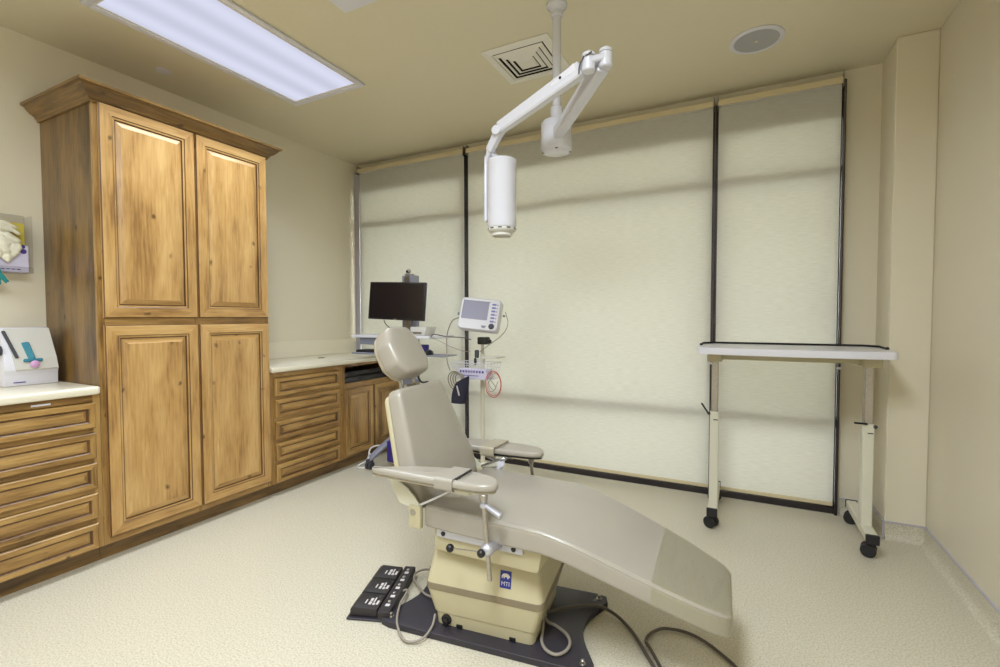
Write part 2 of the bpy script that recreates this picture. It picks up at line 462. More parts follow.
# ------------------------------------------------------------------ raised panel fronts
XF = -2.882
def raised_front(w, h, t=.02, stile=.062, small=False):
    """panel front in a local frame: width along +y, height +z, thickness +x; materials 0 vertical,1 horizontal,2 glaze"""
    b = B()
    if small: seq = [(0, 0, 0), (0, t - .006, 0), (.004, t - .001, 0), (.007, t, 0), (stile - .006, t, 0), (stile - .003, t - .003, 2), (stile, t - .009, 2), (stile + .004, t - .009, 2), (stile + .02, t - .002, 0), (stile + .022, t - .0015, 0)]
    else: seq = [(0, 0, 0), (0, t - .008, 0), (.004, t - .002, 2), (.007, t - .0005, 0), (stile - .012, t, 0), (stile - .008, t - .004, 2), (stile, t - .005, 0), (stile + .002, t - .011, 2), (stile + .006, t - .011, 2), (stile + .030, t - .002, 0), (stile + .032, t - .0005, 0)]
    rs = [([(d, i, i), (d, w - i, i), (d, w - i, h - i), (d, i, h - i)], m) for i, d, m in seq]
    vr = [[b.verts.new(p) for p in r] for r, _ in rs]
    for k in range(1, len(vr)):
        for i in range(4):
            f = b.faces.new((vr[k - 1][i], vr[k - 1][(i + 1) % 4], vr[k][(i + 1) % 4], vr[k][i]))
            m = rs[k][1]
            f.material_index = 2 if m == 2 else (1 if i in (0, 2) else 0)
    f = b.faces.new(vr[-1]); f.material_index = 1 if small else 0
    b.faces.new(vr[0][::-1])
    return b
def front(name, y0, y1, z0, z1, parent, kind, small=False, stile=.062):
    b = raised_front(y1 - y0, z1 - z0, small=small, stile=stile)
    o = P_local(name, b, [M[kind + '_z'], M[kind + '_y'], M['glaze']], parent)
    o.location = V((XF + .001, y0, z0)) - ORG
    return o
def P_local(name, b, m, parent, smooth=None):
    global ORG
    sv, ORG = ORG, V((0, 0, 0)); o = P(name, b, m, parent, smooth); ORG = sv; return o

def carcass(name, label, cat, y0, y1, z1, kind, side_kind='dark', group=None, xb=XL + .002, toe=True):
    t = thing(name, label, cat, ((XF + XL) / 2, (y0 + y1) / 2, 0), group=group)
    b = B(); box(b, xb, XF - .02, y0, y1, .095, z1, .001); P('carcass', b, M[side_kind + '_z'], t)
    b = B(); box(b, xb + .02, XF - .05, y0, y1, 0, .095, .001); P('toe_kick', b, M['dark_y'], t)
    return t
def frame(t, y0, y1, z0, z1, rails, stiles, kind):
    """face frame: stiles vertical, rails horizontal"""
    b = B()
    for a, c in stiles: box(b, XF - .02, XF, a, c, z0, z1, .0008, mi=0)
    for a, c in rails: box(b, XF - .02, XF - .0005, y0 + .001, y1 - .001, a, c, .0008, mi=1)
    P('face_frame', b, [M[kind + '_z'], M[kind + '_y']], t)

# tall cabinet
TY0, TY1 = 1.192, 2.155
t = carcass('tall_cabinet', 'floor-standing knotty alder cabinet with four raised panel doors and crown', 'cabinet', TY0, TY1, 2.36, 'brown')  # side panel in the dark wood, its shade put into the colour
frame(t, TY0, TY1, .085, 2.36, [(.085, .125), (1.20, 1.262), (2.32, 2.36)], [(TY0, 1.222), (1.665, 1.695), (2.13, TY1)], 'brown')
for y0, y1 in ((1.214, 1.676), (1.684, 2.146)):
    for z0, z1 in ((.122, 1.213), (1.25, 2.332)):
        front('door', y0, y1, z0, z1, t, 'honey', stile=.066)
# crown
b = B()
prof = [(0, 2.322), (.010, 2.322), (.012, 2.332), (.019, 2.336), (.022, 2.346), (.040, 2.358), (.058, 2.378), (.062, 2.386), (.076, 2.390), (.078, 2.402), (0, 2.402)]
rs = []
for d, z in prof:
    rs.append([V((XL + .002, TY0 - d, z)), V((XF + d, TY0 - d, z)), V((XF + d, TY1 + d, z)), V((XL + .002, TY1 + d, z))])
vr = [[b.verts.new(p) for p in r] for r in rs]
for a, c in zip(vr, vr[1:]):
    for i in range(3):
        f = b.faces.new((a[i], a[i + 1], c[i + 1], c[i])); f.material_index = 0 if i == 1 else 1
b.faces.new(vr[-1])
P('crown_molding', b, [M['dark_y'], M['dark_x']], t)

# drawer bases
ZT = [.829 - k * .1525 for k in range(5)]
def drawers(label, y0, y1, dy0, dy1, kind):
    t = carcass('drawer_cabinet', label, 'drawer cabinet', y0, y1, .868, kind, side_kind='brown')
    frame(t, y0, y1, .085, .868, [(.085, .102), (.832, .868)] + [(z - .152, z - .124) for z in ZT[:4]], [(y0, dy0 + .006), (dy1 - .006, y1)], kind)
    for z in ZT:
        front('drawer', dy0, dy1, z - .127, z, t, kind, small=True, stile=.034)
    return t
tl = drawers('wide five-drawer wooden base cabinet left of the tall cabinet', .25, TY0 - .001, .29, 1.166, 'brown')
b = B(); box(b, XF, XF + .003, .93, 1.0, .842, .851, .001); P('pull_tab', b, M['white_plastic'], tl)
drawers('narrow five-drawer wooden base cabinet right of the tall cabinet', TY1 + .001, 2.803, 2.19, 2.775, 'brown')
# corner cabinet with open niche
CY0, CY1 = 2.804, YS - .035
t = thing('corner_cabinet', 'wooden base cabinet with open shelf and two doors, partly behind exam chair', 'cabinet', ((XF + XL) / 2, 3.18, 0))
b = B()
box(b, XL + .002, XF - .02, CY0, CY1, .095, .70, .001)
box(b, XL + .002, XL + .03, CY0, CY1, .70, .868)
box(b, XL + .03, XF - .02, CY0, CY0 + .03, .70, .868); box(b, XL + .03, XF - .02, CY1 - .03, CY1, .70, .868)
P('carcass', b, M['dark_z'], t)
b = B(); box(b, XL + .02, XF - .05, CY0, CY1, 0, .095); P('toe_kick', b, M['dark_y'], t)
frame(t, CY0, CY1, .085, .868, [(.085, .105), (.655, .705), (.845, .868)], [(CY0, 2.85), (CY1 - .04, CY1)], 'brown')
front('door', 2.83, 3.165, .105, .665, t, 'brown', stile=.055)
front('door', 3.18, 3.515, .105, .665, t, 'brown', stile=.055)
# equipment in the niche
t = thing('recorder_box', 'black flat electronics box inside the open shelf of the corner cabinet', 'electronics', (-3.1, 3.14, .701))
b = B(); box(b, -3.3, -2.93, 2.86, 3.42, .701, .748, .004); P('housing', b, M['black'], t)
b = B(); box(b, -2.93, -2.926, 2.88, 3.05, .712, .738, .001); P('front_panel', b, M['dark_grey'], t)
b = B()
for k in range(9): box(b, -2.929, -2.927, 3.1 + k * .03, 3.12 + k * .03, .715, .735)
P('front_vents', b, M['dark_grey'], t)
t = thing('keyboard_tray', 'black tray stacked on the electronics box in the open shelf', 'tray', (-3.1, 3.14, .749))
b = B(); box(b, -3.28, -2.95, 2.88, 3.40, .749, .762, .003); P('tray_bottom', b, M['black'], t)
b = B(); box(b, -2.96, -2.945, 2.88, 3.40, .749, .79, .004); P('tray_lip', b, M['matte_black'], t)

# worktops
def worktop(label, y0, y1, x1=-2.85, round_end=None):
    t = thing('countertop', label, 'countertop', ((XL + x1) / 2, (y0 + y1) / 2, .868))
    b = B()
    pts = [(XL + .002, y0), (x1, y0), (x1, y1), (XL + .002, y1)]
    poly = round_poly([V(p) for p in pts], [0, .03 if round_end == 'y0' else .004, .03 if round_end == 'y1' else .004, 0], 6)
    pad(b, poly, .039, .012, lambda x, y, h: (x, y, .869 + h), rb=.008)
    P('slab', b, M['laminate'], t, 50)
    return t
worktop('cream countertop slab left of the tall cabinet, with the white machine on it', .22, TY0 - .003, round_end='y1')
t = worktop('long cream countertop running from the tall cabinet to the window corner', TY1 + .003, YS - .035)
b = B(); box(b, XL + .002, XL + .022, TY1 + .003, YS - .035, .908, 1.045, .004, 2); P('backsplash', b, M['laminate'], t)
b = B(); lathe(b, [(.03, 0), (.03, .003), (.022, .004), (.02, .001)], (-3.16, 2.86, .907), (-3.16, 2.86, 1), 20); P('cable_grommet', b, M['dark_grey'], t, 40)

# ------------------------------------------------------------------ things on the left
DX = -3.225
t = thing('benchtop_machine', 'small white machine with sloped lid and teal latch on left counter', 'medical device', (DX - .1, 1.04, .9085))
y0, y1, x0 = .945, 1.155, DX - .17
b = B()
prof = [(x0, .9085), (DX, .9085), (DX + .003, .965), (DX + .012, .99), (DX, 1.045), (DX - .06, 1.195), (DX - .075, 1.203), (x0, 1.195)]
tp_ = lambda z: .05 * max(0, z - .99)
rings(b, [[V((x, y0 + tp_(z), z)) for x, z in prof], [V((x, y1 - tp_(z), z)) for x, z in prof]])
bmesh.ops.recalc_face_normals(b, faces=b.faces)
bmesh.ops.bevel(b, geom=b.edges[:], offset=.006, segments=2, profile=.5, affect='EDGES')
P('housing', b, M['white_plastic'], t, 40)
b = B(); prof2 = [(DX + .013, .985), (DX + .018, .992), (DX + .006, 1.047), (DX - .054, 1.197), (DX - .061, 1.195), (DX - .002, 1.045)]
rings(b, [[V((x, y0 + .042 - .10 * (z - .99), z)) for x, z in prof2], [V((x, y1 - .004 - tp_(z), z)) for x, z in prof2]]); P('lid', b, M['off_white'], t)
sl = (V((DX - .057, 0, 1.196)) - V((DX + .004, 0, 1.047))).normalized()
def on_slope(y, d, off=0): p = V((DX + .004, y, 1.047)) + sl * d; return p + V((sl.z, 0, -sl.x)) * off
b = B(); bar(b, on_slope(1.035, .085, .004), on_slope(1.05, -.01, .006), .03, .012, .026, .014, up=(1, 0, 0)); P('latch', b, M['teal_plastic'], t)
b = B(); bar(b, on_slope(1.015, -.014, .006), on_slope(1.09, -.014, .006), .016, .01, up=(1, 0, 0)); P('latch_bar', b, M['teal_plastic'], t)
b = B(); lathe(b, [(.004, 0), (.018, .002), (.02, .007), (.008, .012)], on_slope(1.055, -.035, .004), on_slope(1.055, -.035, .004) + V((1, 0, 0)), 8); P('release_tab', b, M['pink'], t)
b = B(); bar(b, on_slope(y0 + .018, .15, .004), on_slope(y0 + .05, .0, .008), .014, .008, up=(1, 0, 0)); P('slot', b, M['dark_grey'], t)
b = B(); cyl(b, (DX - .03, y0 + .004, 1.09), (DX - .03, y0 - .02, 1.09), .026, n=24, bev=.005); P('side_knob', b, M['dark_grey'], t, 40)
b = B(); box(b, DX + .002, DX + .005, y0 + .035, y0 + .08, .925, .929); P('maker_mark', b, M['purple_print'], t)
b = B(); tube(b, [(DX - .1, y1 + .001, 1.04), (DX - .09, y1 + .016, 1.02), (DX - .09, y1 + .018, .96), (DX - .1, y1 + .012, .925)], .004); P('power_lead', b, M['white_cord'], t, 60)

# glove dispenser
gx0, gx1 = XL + .001, -3.362
t = thing('glove_holder', 'clear acrylic glove box holder on the left wall', 'holder', (gx0, .97, 1.49))
b = B()
box(b, gx0, gx0 + .003, .80, 1.115, 1.49, 1.80); box(b, gx0, gx1 + .006, .80, 1.115, 1.487, 1.49); box(b, gx0, gx1 + .006, 1.112, 1.115, 1.49, 1.79); box(b, gx1 + .003, gx1 + .006, .80, 1.115, 1.49, 1.52)
P('shell', b, M['acrylic'], t)
t = thing('glove_box', 'lilac and yellow carton of gloves in the wall holder', 'box', (gx0 + .04, .95, 1.491))
b = B(); box(b, gx0 + .005, gx1 + .001, .84, 1.098, 1.491, 1.63, .001); P('carton', b, M['lilac'], t)
b = B(); box(b, gx0 + .005, gx1 - .03, .84, 1.095, 1.631, 1.75, .001); P('carton_top', b, M['yellow_print'], t)
b = B()
for k in range(7): box(b, gx1 + .001, gx1 + .0018, .93 + k * .02, .945 + k * .02, 1.502, 1.507)
P('small_print', b, M['purple_print'], t)
b = B(); lathe(b, [(.013, 0), (.013, .0008)], (gx1 + .001, 1.078, 1.60), (gx1 + 1, 1.078, 1.60), 16); lathe(b, [(.011, 0), (.011, .0008)], (gx1 + .001, 1.075, 1.625), (gx1 + 1, 1.075, 1.625), 16)
P('violet_mark', b, M['purple_print'], t)
def glove(label, c, lobes, m, seed=1):
    """a crumpled glove: soft folded lobes run together"""
    random.seed(seed)
    t = B()
    for (dy, dz, ry, rz_, rx, rot) in lobes:
        ico = bmesh.new(); bmesh.ops.create_icosphere(ico, subdivisions=3, radius=1)
        ph = random.uniform(0, 6)
        for v in ico.verts:
            q = v.co.copy(); f = 1 + .10 * math.sin(6 * q.y + ph) + .08 * math.sin(9 * q.z + 2 * ph)
            a = q.y * ry * f; h = q.z * rz_ * f
            v.co = V((q.x * rx * f, a * math.cos(rot) - h * math.sin(rot) + dy, a * math.sin(rot) + h * math.cos(rot) + dz)) + V(c)
        merge(t, ico)
    global ORG
    ORG = V((0, 0, 0))
    o = P('glove', t, m, None, 60); return tag(o, label, 'glove', 'gloves pulled from the wall box')
glove('large cream latex glove bulging out of the wall box', (gx1 + .024, .99, 1.625), [(0, 0, .05, .055, .018, .3), (.045, -.02, .03, .04, .014, -.4), (-.03, -.03, .04, .04, .016, .2), (.02, -.055, .022, .03, .012, .1), (.03, .04, .045, .018, .012, -.5)], M['latex'], 1)
glove('pale crumpled latex glove lying on top of the gloves in the holder', (gx1 + .004, .98, 1.715), [(0, 0, .055, .03, .016, -.25), (.05, -.005, .045, .012, .01, -.55), (.035, .02, .045, .011, .01, -.35), (-.03, .01, .04, .03, .014, .3)], M['latex'], 3)
glove('teal glove hanging below the wall holder', (gx1 + .022, .965, 1.50), [(0, -.01, .02, .05, .006, .35), (.02, -.035, .012, .04, .005, .6), (.005, -.05, .014, .03, .005, .2)], M['teal'], 5)

# ------------------------------------------------------------------ ceiling fittings
def troffer(x0, x1, y0, y1, label, watts, spread=170):
    t = thing('ceiling_light', label, 'ceiling light', ((x0 + x1) / 2, (y0 + y1) / 2, ZC), group='recessed fluorescent lights')
    b = B()
    z = ZC - .001
    f = .018
    for a in ((x0 - f, x1 + f, y0 - f, y0 + f), (x0 - f, x1 + f, y1 - f, y1 + f), (x0 - f, x0 + f, y0 + f, y1 - f), (x1 - f, x1 + f, y0 + f, y1 - f)):
        box(b, a[0], a[1], a[2], a[3], ZC - .016, ZC - .001, .004, 2)
    P('trim_frame', b, M['white_plastic'], t, 40)
    b = B(); g = .03
    for a in ((x0 + f, x1 - f, y0 + f, y0 + g), (x0 + f, x1 - f, y1 - g, y1 - f), (x0 + f, x0 + g, y0 + g, y1 - g), (x1 - g, x1 - f, y0 + g, y1 - g)):
        box(b, a[0], a[1], a[2], a[3], ZC - .009, ZC - .001)
    P('door_frame', b, M['vent'], t)
    b = B(); box(b, x0 + g, x1 - g, y0 + g, y1 - g, ZC - .007, ZC - .002); P('diffuser', b, M['lamp'], t)
    la = bpy.data.lights.new('fluorescent tubes', 'AREA'); la.shape = 'RECTANGLE'; la.size = x1 - x0 - .07; la.size_y = y1 - y0 - .07
    la.energy = watts; la.color = (.85, .93, 1); la.spread = R(spread)
    lo = bpy.data.objects.new('tube_light', la); COL.objects.link(lo); lo.parent = t; lo.location = (0, 0, -.018)
troffer(-2.825, -2.215, 1.16, 2.365, 'long lit fluorescent ceiling light above the tall wooden cabinet', 18, 126)
troffer(-2.825, -2.215, -1.3, -.095, 'second long fluorescent ceiling light, out of frame behind the camera', 32)
troffer(-.75, -.14, -.45, .755, 'third fluorescent ceiling light, out of frame above the camera', 84)

def diffuser(x0, x1, y0, y1, label):
    t = thing('air_vent', label, 'vent', ((x0 + x1) / 2, (y0 + y1) / 2, ZC), group='ceiling air vents')
    cx, cy, h = (x0 + x1) / 2, (y0 + y1) / 2, (x1 - x0) / 2
    b = B(); box(b, cx - h + .03, cx + h - .03, cy - h + .03, cy + h - .03, ZC - .003, ZC - .001); P('duct_opening', b, M['void'], t)
    def sq(r, z): return [V((cx - r, cy - r, z)), V((cx + r, cy - r, z)), V((cx + r, cy + r, z)), V((cx - r, cy + r, z))]
    b = B(); rings(b, [sq(h, ZC - .001), sq(h, ZC - .006), sq(h - .045, ZC - .012), sq(h - .05, ZC - .004)], cap=False); P('outer_frame', b, M['vent'], t)
    for k, r in enumerate((h - .054, h - .086, h - .118, h - .15)):
        if r < .03: break
        b = B()
        if k < 3: rings(b, [sq(r, ZC - .010 - .0015 * k), sq(r, ZC - .012 - .0015 * k), sq(r - .021, ZC - .020 - .001 * k), sq(r - .021, ZC - .018 - .001 * k)], closed=True)
        else: rings(b, [sq(r, ZC - .014), sq(r, ZC - .016), sq(r - .012, ZC - .022), sq(.004, ZC - .022)])
        P('louvre', b, M['vent'], t)
diffuser(-1.350, -.940, 2.412, 2.81, 'square white louvred ceiling vent beside the lamp pole')
t = thing('ceiling_panel', 'white square ceiling panel cut off by the top edge of the photo', 'ceiling panel', (-1.5, 1.5, ZC))
b = B(); box(b, -1.77, -1.17, 1.19, 1.785, ZC - .012, ZC - .001, .004, 2); P('panel_frame', b, M['white_plastic'], t)
b = B()
box(b, -1.74, -1.20, 1.22, 1.755, ZC - .015, ZC - .011, .002)
P('panel_face', b, M['white_plastic'], t)
t = thing('ceiling_speaker', 'round ceiling speaker with grey grille near the right window shade', 'speaker', (.06, 2.995, ZC))
b = B(); lathe(b, [(.135, 0), (.135, .004), (.124, .010), (.112, .008), (.112, 0)], (.06, 2.995, ZC - .001), (.06, 2.995, 0), 48); P('ring', b, M['white_plastic'], t, 40)
b = B(); lathe(b, [(.112, 0), (.112, .006), (.05, .0085), (.002, .009)], (.06, 2.995, ZC - .001), (.06, 2.995, 0), 40); P('grille', b, M['speaker'], t, 40)
b = B(); lathe(b, [(.009, 0), (.009, .0025)], (.06, 2.995, ZC - .0095), (.06, 2.995, 0), 12); P('centre_badge', b, M['tan'], t)
t = thing('sprinkler_cap', 'small round sprinkler cover on the ceiling above the tall cabinet', 'sprinkler', (-3.19, 1.69, ZC))
b = B(); lathe(b, [(.042, 0), (.042, .003), (.036, .006), (.002, .007)], (-3.19, 1.69, ZC - .001), (-3.19, 1.69, 0), 32); P('cover_plate', b, M['white_plastic'], t, 40)

# ------------------------------------------------------------------ examination lamp
px, py = -.818, 2.222
t = thing('examination_lamp', 'white ceiling-mounted exam lamp on a folding arm', 'lamp', (px, py, ZC))
b = B(); lathe(b, [(.05, 0), (.05, .008), (.036, .02), (.03, .03), (.026, .035)], (px, py, ZC - .001), (px, py, 0), 40); P('ceiling_canopy', b, M['white_metal'], t, 40)
b = B(); cyl(b, (px, py, ZC - .04), (px, py, 2.25), .021, n=28)
lathe(b, [(.03, 0), (.03, .02), (.024, .024)], (px, py, 2.74), (px, py, 0), 28)
P('pole', b, M['white_metal'], t, 40)
b = B(); lathe(b, [(.024, 0), (.03, .006), (.03, .055), (.04, .075)], (px, py, 2.285), (px, py, 0), 28); P('pole_collar', b, M['white_metal'], t, 40)
b = B(); lathe(b, [(.04, 0), (.068, .004), (.076, .014), (.076, .14), (.072, .148), (.066, .152), (.002, .152)], (px, py, 2.215), (px, py, 0), 40)
dr = P('pivot_drum', b, M['white_metal'], t, 40)
b = B()
for a in (200, 290, 20):
    b = B(); c = V((px + .066 * math.cos(R(a)), py + .066 * math.sin(R(a)), 2.078)); lathe(b, [(.007, 0), (.007, .002)], c + V((0, 0, -.014)), c + V((0, 0, -1)), 12)
    P('drum_screw', b, M['black'], dr)
E2 = V((-.486, 1.872, 2.262)); E1 = V((-.545, 1.84, 2.245)); J = V((-.983, 1.925, 2.105))
A0 = V((px + .025, py - .055, 2.13))
dirl = (E2 - A0).normalized()
b = B(); bar(b, A0, E2 - dirl * .02, .05, .056, .056, .064, bev=.006); P('lower_arm', b, M['white_metal'], t, 30)
b = B(); diru = (J - E1).normalized()
bar(b, E1 + diru * .03, J, .046, .062, .04, .052, bev=.006)
ua = P('upper_arm', b, M['white_metal'], t, 30)
x, y, z = basis(E1, J)
sgn = -1 if x.dot(V((0, -1, 0))) < 0 else 1
xs = x * sgn      # side of the arm that faces the viewer
b = B(); bar(b, E1 + diru * .05 + xs * .022 + V((0, 0, .012)), E1 + diru * .17 + xs * .020 + V((0, 0, .008)), .006, .036, .005, .012, bev=.002); P('arm_cover', b, M['white_plastic'], ua, 30)
b = B(); lathe(b, [(.006, 0), (.006, .002)], E1 + diru * .12 + xs * .024 + V((0, 0, .01)), E1 + diru * .12 + xs * 2, 12)
P('arm_screw', b, M['black'], ua); b = B(); lathe(b, [(.006, 0), (.006, .002)], J - diru * .03 + xs * .018 + V((0, 0, .01)), J - diru * .03 + xs * 2, 12); P('arm_screw', b, M['black'], ua)
# elbow block
acr = (E2 - E1).normalized()
b = B()
for c in (E1, E2):
    cyl(b, c - V((0, 0, .03)), c + V((0, 0, .028)), .027, n=24, bev=.004)
    lathe(b, [(.027, 0), (.025, .012), (.014, .02), (.002, .023)], c + V((0, 0, .028)), c + V((0, 0, 1)), 24)
bar(b, E1 + V((0, 0, .008)), E2 + V((0, 0, .008)), .05, .026, bev=.005)
el = P('elbow_joint', b, M['white_metal'], t, 35)
b = B(); bar(b, E1 + xs * .026 + V((0, 0, .02)), E1 + xs * .026 + diru * -.03 + V((0, 0, .02)), .004, .007, bev=.001)
tube(b, [E1 + diru * .035 + V((.0, -.028, -.028)), E1 + diru * .03 + V((0, -.03, .0)), E1 + diru * .01 + V((0, -.03, .024))], .003); P('elbow_cable', b, M['dark_cord'], el)
# wrist and lamp head
LX, LY = -1.0, 1.985
b = B(); bar(b, J + V((.015, 0, .012)), V((-1.047, 1.95, 2.02)), .036, .046, .032, .038, bev=.005)
cyl(b, J + V((-.006, -.026, -.012)), J + V((-.006, .026, -.012)), .022, n=20, bev=.003)
bar(b, V((-1.043, 1.95, 2.03)), V((LX - .072, LY - .01, 1.985)), .034, .024, .034, .016, up=(1, 0, 0), bev=.004)
bar(b, V((-1.05, 1.95, 2.03)), V((LX - .02, LY, 1.99)), .03, .02, .03, .014, up=(1, 0, 0), bev=.004)
P('wrist_joint', b, M['white_metal'], t, 35)
b = B(); bar(b, V((LX - .071, LY - .012, 2.01)), V((LX - .073, LY - .012, 1.70)), .04, .016, up=(1, 0, 0), bev=.005)
box(b, LX - .07, LX, LY - .02, LY + .02, 1.985, 1.997, .004); P('yoke', b, M['white_metal'], t, 35)
b = B(); lathe(b, [(.02, 0), (.062, .0), (.069, .006), (.069, .012), (.067, .016), (.067, .305), (.063, .315)], (LX, LY, 1.985), (LX, LY, 0), 48)
lh = P('lamp_housing', b, M['white_metal'], t, 35)
b = B(); lathe(b, [(.060, 0), (.065, .003), (.065, .014), (.058, .022), (.049, .024), (.049, .038), (.041, .042), (.041, .03), (.002, .03)], (LX, LY, 1.67), (LX, LY, 0), 48)
P('lens_ring', b, M['off_white'], lh, 35)
b = B()
for k in range(10):
    b = B(); a = 2 * math.pi * k / 10; d = V((math.cos(a), math.sin(a), 0)); c = V((LX, LY, 1.6625)) + d * .0655
    bar(b, c - V((-d.y, d.x, 0)) * .009, c + V((-d.y, d.x, 0)) * .009, .003, .005, bev=.0005)
    P('vent_slot', b, M['black'], lh)
b = B(); lathe(b, [(.036, 0), (.032, .003), (.002, .003)], (LX, LY, 1.642), (LX, LY, 0), 32); P('lens', b, M['silver'], lh, 35)

# ------------------------------------------------------------------ exam chair (own frame, foot end along +x)
CH = thing('examination_chair', 'taupe vinyl power exam chair with cream base in the middle', 'exam chair', (-.85, 1.745, 0), R(2), local=True)
# base frame turned a little under the seat
BT = Matrix.Translation((-.07, -.012, 0)) @ Matrix.Rotation(R(5), 4, 'Z')
def bt(x, y, h): return BT @ V((x, y, h))
def bq(x, y, h): return BT @ V((x + .026, y, h))
L_, D_ = .431, .242
pts = [(-L_ + .02, -D_)]
edge = [(-L_, -D_), (L_, -D_)]
poly = [V((-L_ + .05, -D_)), V((L_ - .05, -D_)), V((L_ - .01, -D_ + .01)), V((L_, -D_ + .05))]
poly += [V((L_ - .02 - .05 * math.sin(math.pi * k / 8), -D_ + .09 + (2 * D_ - .18) * k / 8)) for k in range(9)]
poly += [V((L_, D_ - .05)), V((L_ - .01, D_ - .01)), V((L_ - .05, D_)), V((-L_ + .05, D_)), V((-L_ + .01, D_ - .01)), V((-L_, D_ - .05))]
poly += [V((-L_ + .02 + .05 * math.sin(math.pi * k / 8), D_ - .09 - (2 * D_ - .18) * k / 8)) for k in range(9)]
poly += [V((-L_, -D_ + .05)), V((-L_ + .01, -D_ + .01))]
b = B(); pad(b, poly, .024, .003, lambda x, y, h: bq(x, y, .001 + h), rb=.001)
bp = P('base_plate', b, M['plate'], CH, 30)
for sx in (-1, 1):
    for sy in (-1, 1):
        c = bq(sx * (L_ - .038), sy * (D_ - .036), .025)
        b = B(); lathe(b, [(.012, 0), (.012, .002), (.007, .003), (.007, .014), (.004, .016)], c, c + V((0, 0, 1)), 12); P('levelling_bolt', b, M['steel'], bp)
def ring_sec(hx, hy, z, r, cx=.03, cy=.005):
    q = round_poly([V((cx - hx, cy - hy)), V((cx + hx, cy - hy)), V((cx + hx, cy + hy)), V((cx - hx, cy + hy))], r, 5)
    return [bt(p.x, p.y, z) for p in q]
b = B()
rings(b, [ring_sec(.204, .184, .026, .03), ring_sec(.208, .188, .075, .03), ring_sec(.214, .192, .079, .03), ring_sec(.240, .203, .170, .03)])
hs = P('base_housing', b, M['cream'], CH, 30)
b = B(); rings(b, [ring_sec(.2395, .2025, .170, .03), ring_sec(.243, .205, .172, .03), ring_sec(.243, .205, .196, .03), ring_sec(.2395, .2025, .198, .03)]); P('band', b, M['band'], hs, 30)
b = B(); rings(b, [ring_sec(.241, .204, .198, .03), ring_sec(.220, .180, .320, .03), ring_sec(.205, .17, .333, .03), ring_sec(.13, .12, .336, .02)]); P('upper_shroud', b, M['cream'], hs, 30)
c = bt(-.125, -.180, .052)
nrm = (BT.to_3x3() @ V((0, -1, 0)))
b = B(); lathe(b, [(.021, 0), (.021, .008), (.012, .010), (.012, .02), (.009, .022)], c, c + nrm, 20); P('power_inlet', b, M['black'], hs, 40)
for ux in (-.07, .15):
    b = B(); box(b, ux - .012, ux + .012, -.186, -.178, .028, .04, mtx=BT); P('foot_notch', b, M['black'], hs)
# blue label with white animal mark and letters
slope = math.atan2(.024, .122)
LM = BT @ Matrix.Translation((.125, -.1865, .262)) @ Matrix.Rotation(R(90) - slope, 4, 'X')
b = B(); box(b, -.022, .022, -.031, .031, -.002, .0015, mtx=LM)
lb = P('maker_label', b, M['blue_label'], hs, label='small blue label with white animal mark')
b = B()
bear = [(-.016, .004), (-.0165, .012), (-.012, .019), (-.004, .0215), (.004, .022), (.010, .020), (.016, .014), (.0165, .009), (.012, .008), (.0105, .003), (.0065, .003), (.006, .008), (.002, .0095), (-.003, .009), (-.004, .004), (-.008, .004), (-.009, .009), (-.0115, .010), (-.012, .004)]
v0 = [b.verts.new(LM @ V((x_, y_, .0017))) for x_, y_ in bear]; b.faces.new(v0[::-1])
P('animal_mark', b, M['marks'], lb)
tm = text_mesh('MTI', .021, .0003); bmesh.ops.transform(tm, matrix=LM @ Matrix.Translation((0, -.0155, .0017)), verts=tm.verts); P('lettering', tm, M['marks'], lb)
# upper bracket with side rail
b = B()
pr = [(-.215, .46), (-.215, .352), (-.205, .338), (.20, .338), (.22, .345), (.24, .46)]
rings(b, [[V((x_, y_, z_)) for x_, z_ in pr] for y_ in (-.236, .236)])
bmesh.ops.recalc_face_normals(b, faces=b.faces); bmesh.ops.bevel(b, geom=b.edges[:], offset=.008, segments=2, profile=.5, affect='EDGES')
ub = P('seat_carriage', b, M['cream'], CH, 40)
for s in (-1, 1):
    b = B(); box(b, -.195, .165, s * .244 - .006, s * .244 + .006, .402, .436, .002); ra = P('side_rail', b, M['silver'], CH)
    for u in (-.165, .13):
        b = B(); lathe(b, [(.009, 0), (.009, .003), (.005, .005)], (u, s * .25, .418), (u, s * 2, .418), 14); P('rail_bolt', b, M['black'], ra, 40)
# seat and leg cushion
ST = [(-.262, .215, .506, .07), (-.255, .24, .514, .078), (-.235, .262, .522, .086), (-.1, .268, .520, .086), (.1, .268, .514, .084), (.24, .266, .510, .082), (.32, .262, .493, .08), (.42, .254, .461, .078), (.55, .238, .414, .074), (.7, .212, .360, .074), (.78, .190, .329, .074), (.815, .176, .316, .072), (.833, .158, .308, .066), (.839, .14, .302, .052)]
def seat_sec(s, w, zt, th, r=.024, off=0):
    w += off; zt += off
    q = round_poly([V((-w, zt - th)), V((w, zt - th)), V((w, zt)), V((-w, zt))], [.012, .012, r, r], 6)
    return [V((s, p.x, p.y)) for p in q]
def interp(s):
    for a, c in zip(ST, ST[1:]):
        if a[0] <= s <= c[0]:
            f = (s - a[0]) / (c[0] - a[0]); return tuple(a[i] + (c[i] - a[i]) * f for i in range(4))
b = B(); rings(b, [seat_sec(*s) for s in ST]); sc = P('seat_cushion', b, M['vinyl'], CH, 50)
b = B()
for sy in (-1, 1):
    pts = []
    for k in range(60):
        s_ = -.25 + k * (1.07 / 59); a = interp(min(s_, .83)); pts.append((s_, sy * (a[1] - .004), a[2] - .010))
    tube(b, pts, .0028, n=6, smooth=False)
P('seam_piping', b, M['vinyl'], sc, 60)
b = B()
cs = [interp(.60 + .0065 * q_) for q_ in range(31)] + [ST[-3], ST[-2], ST[-1]]
rs = []
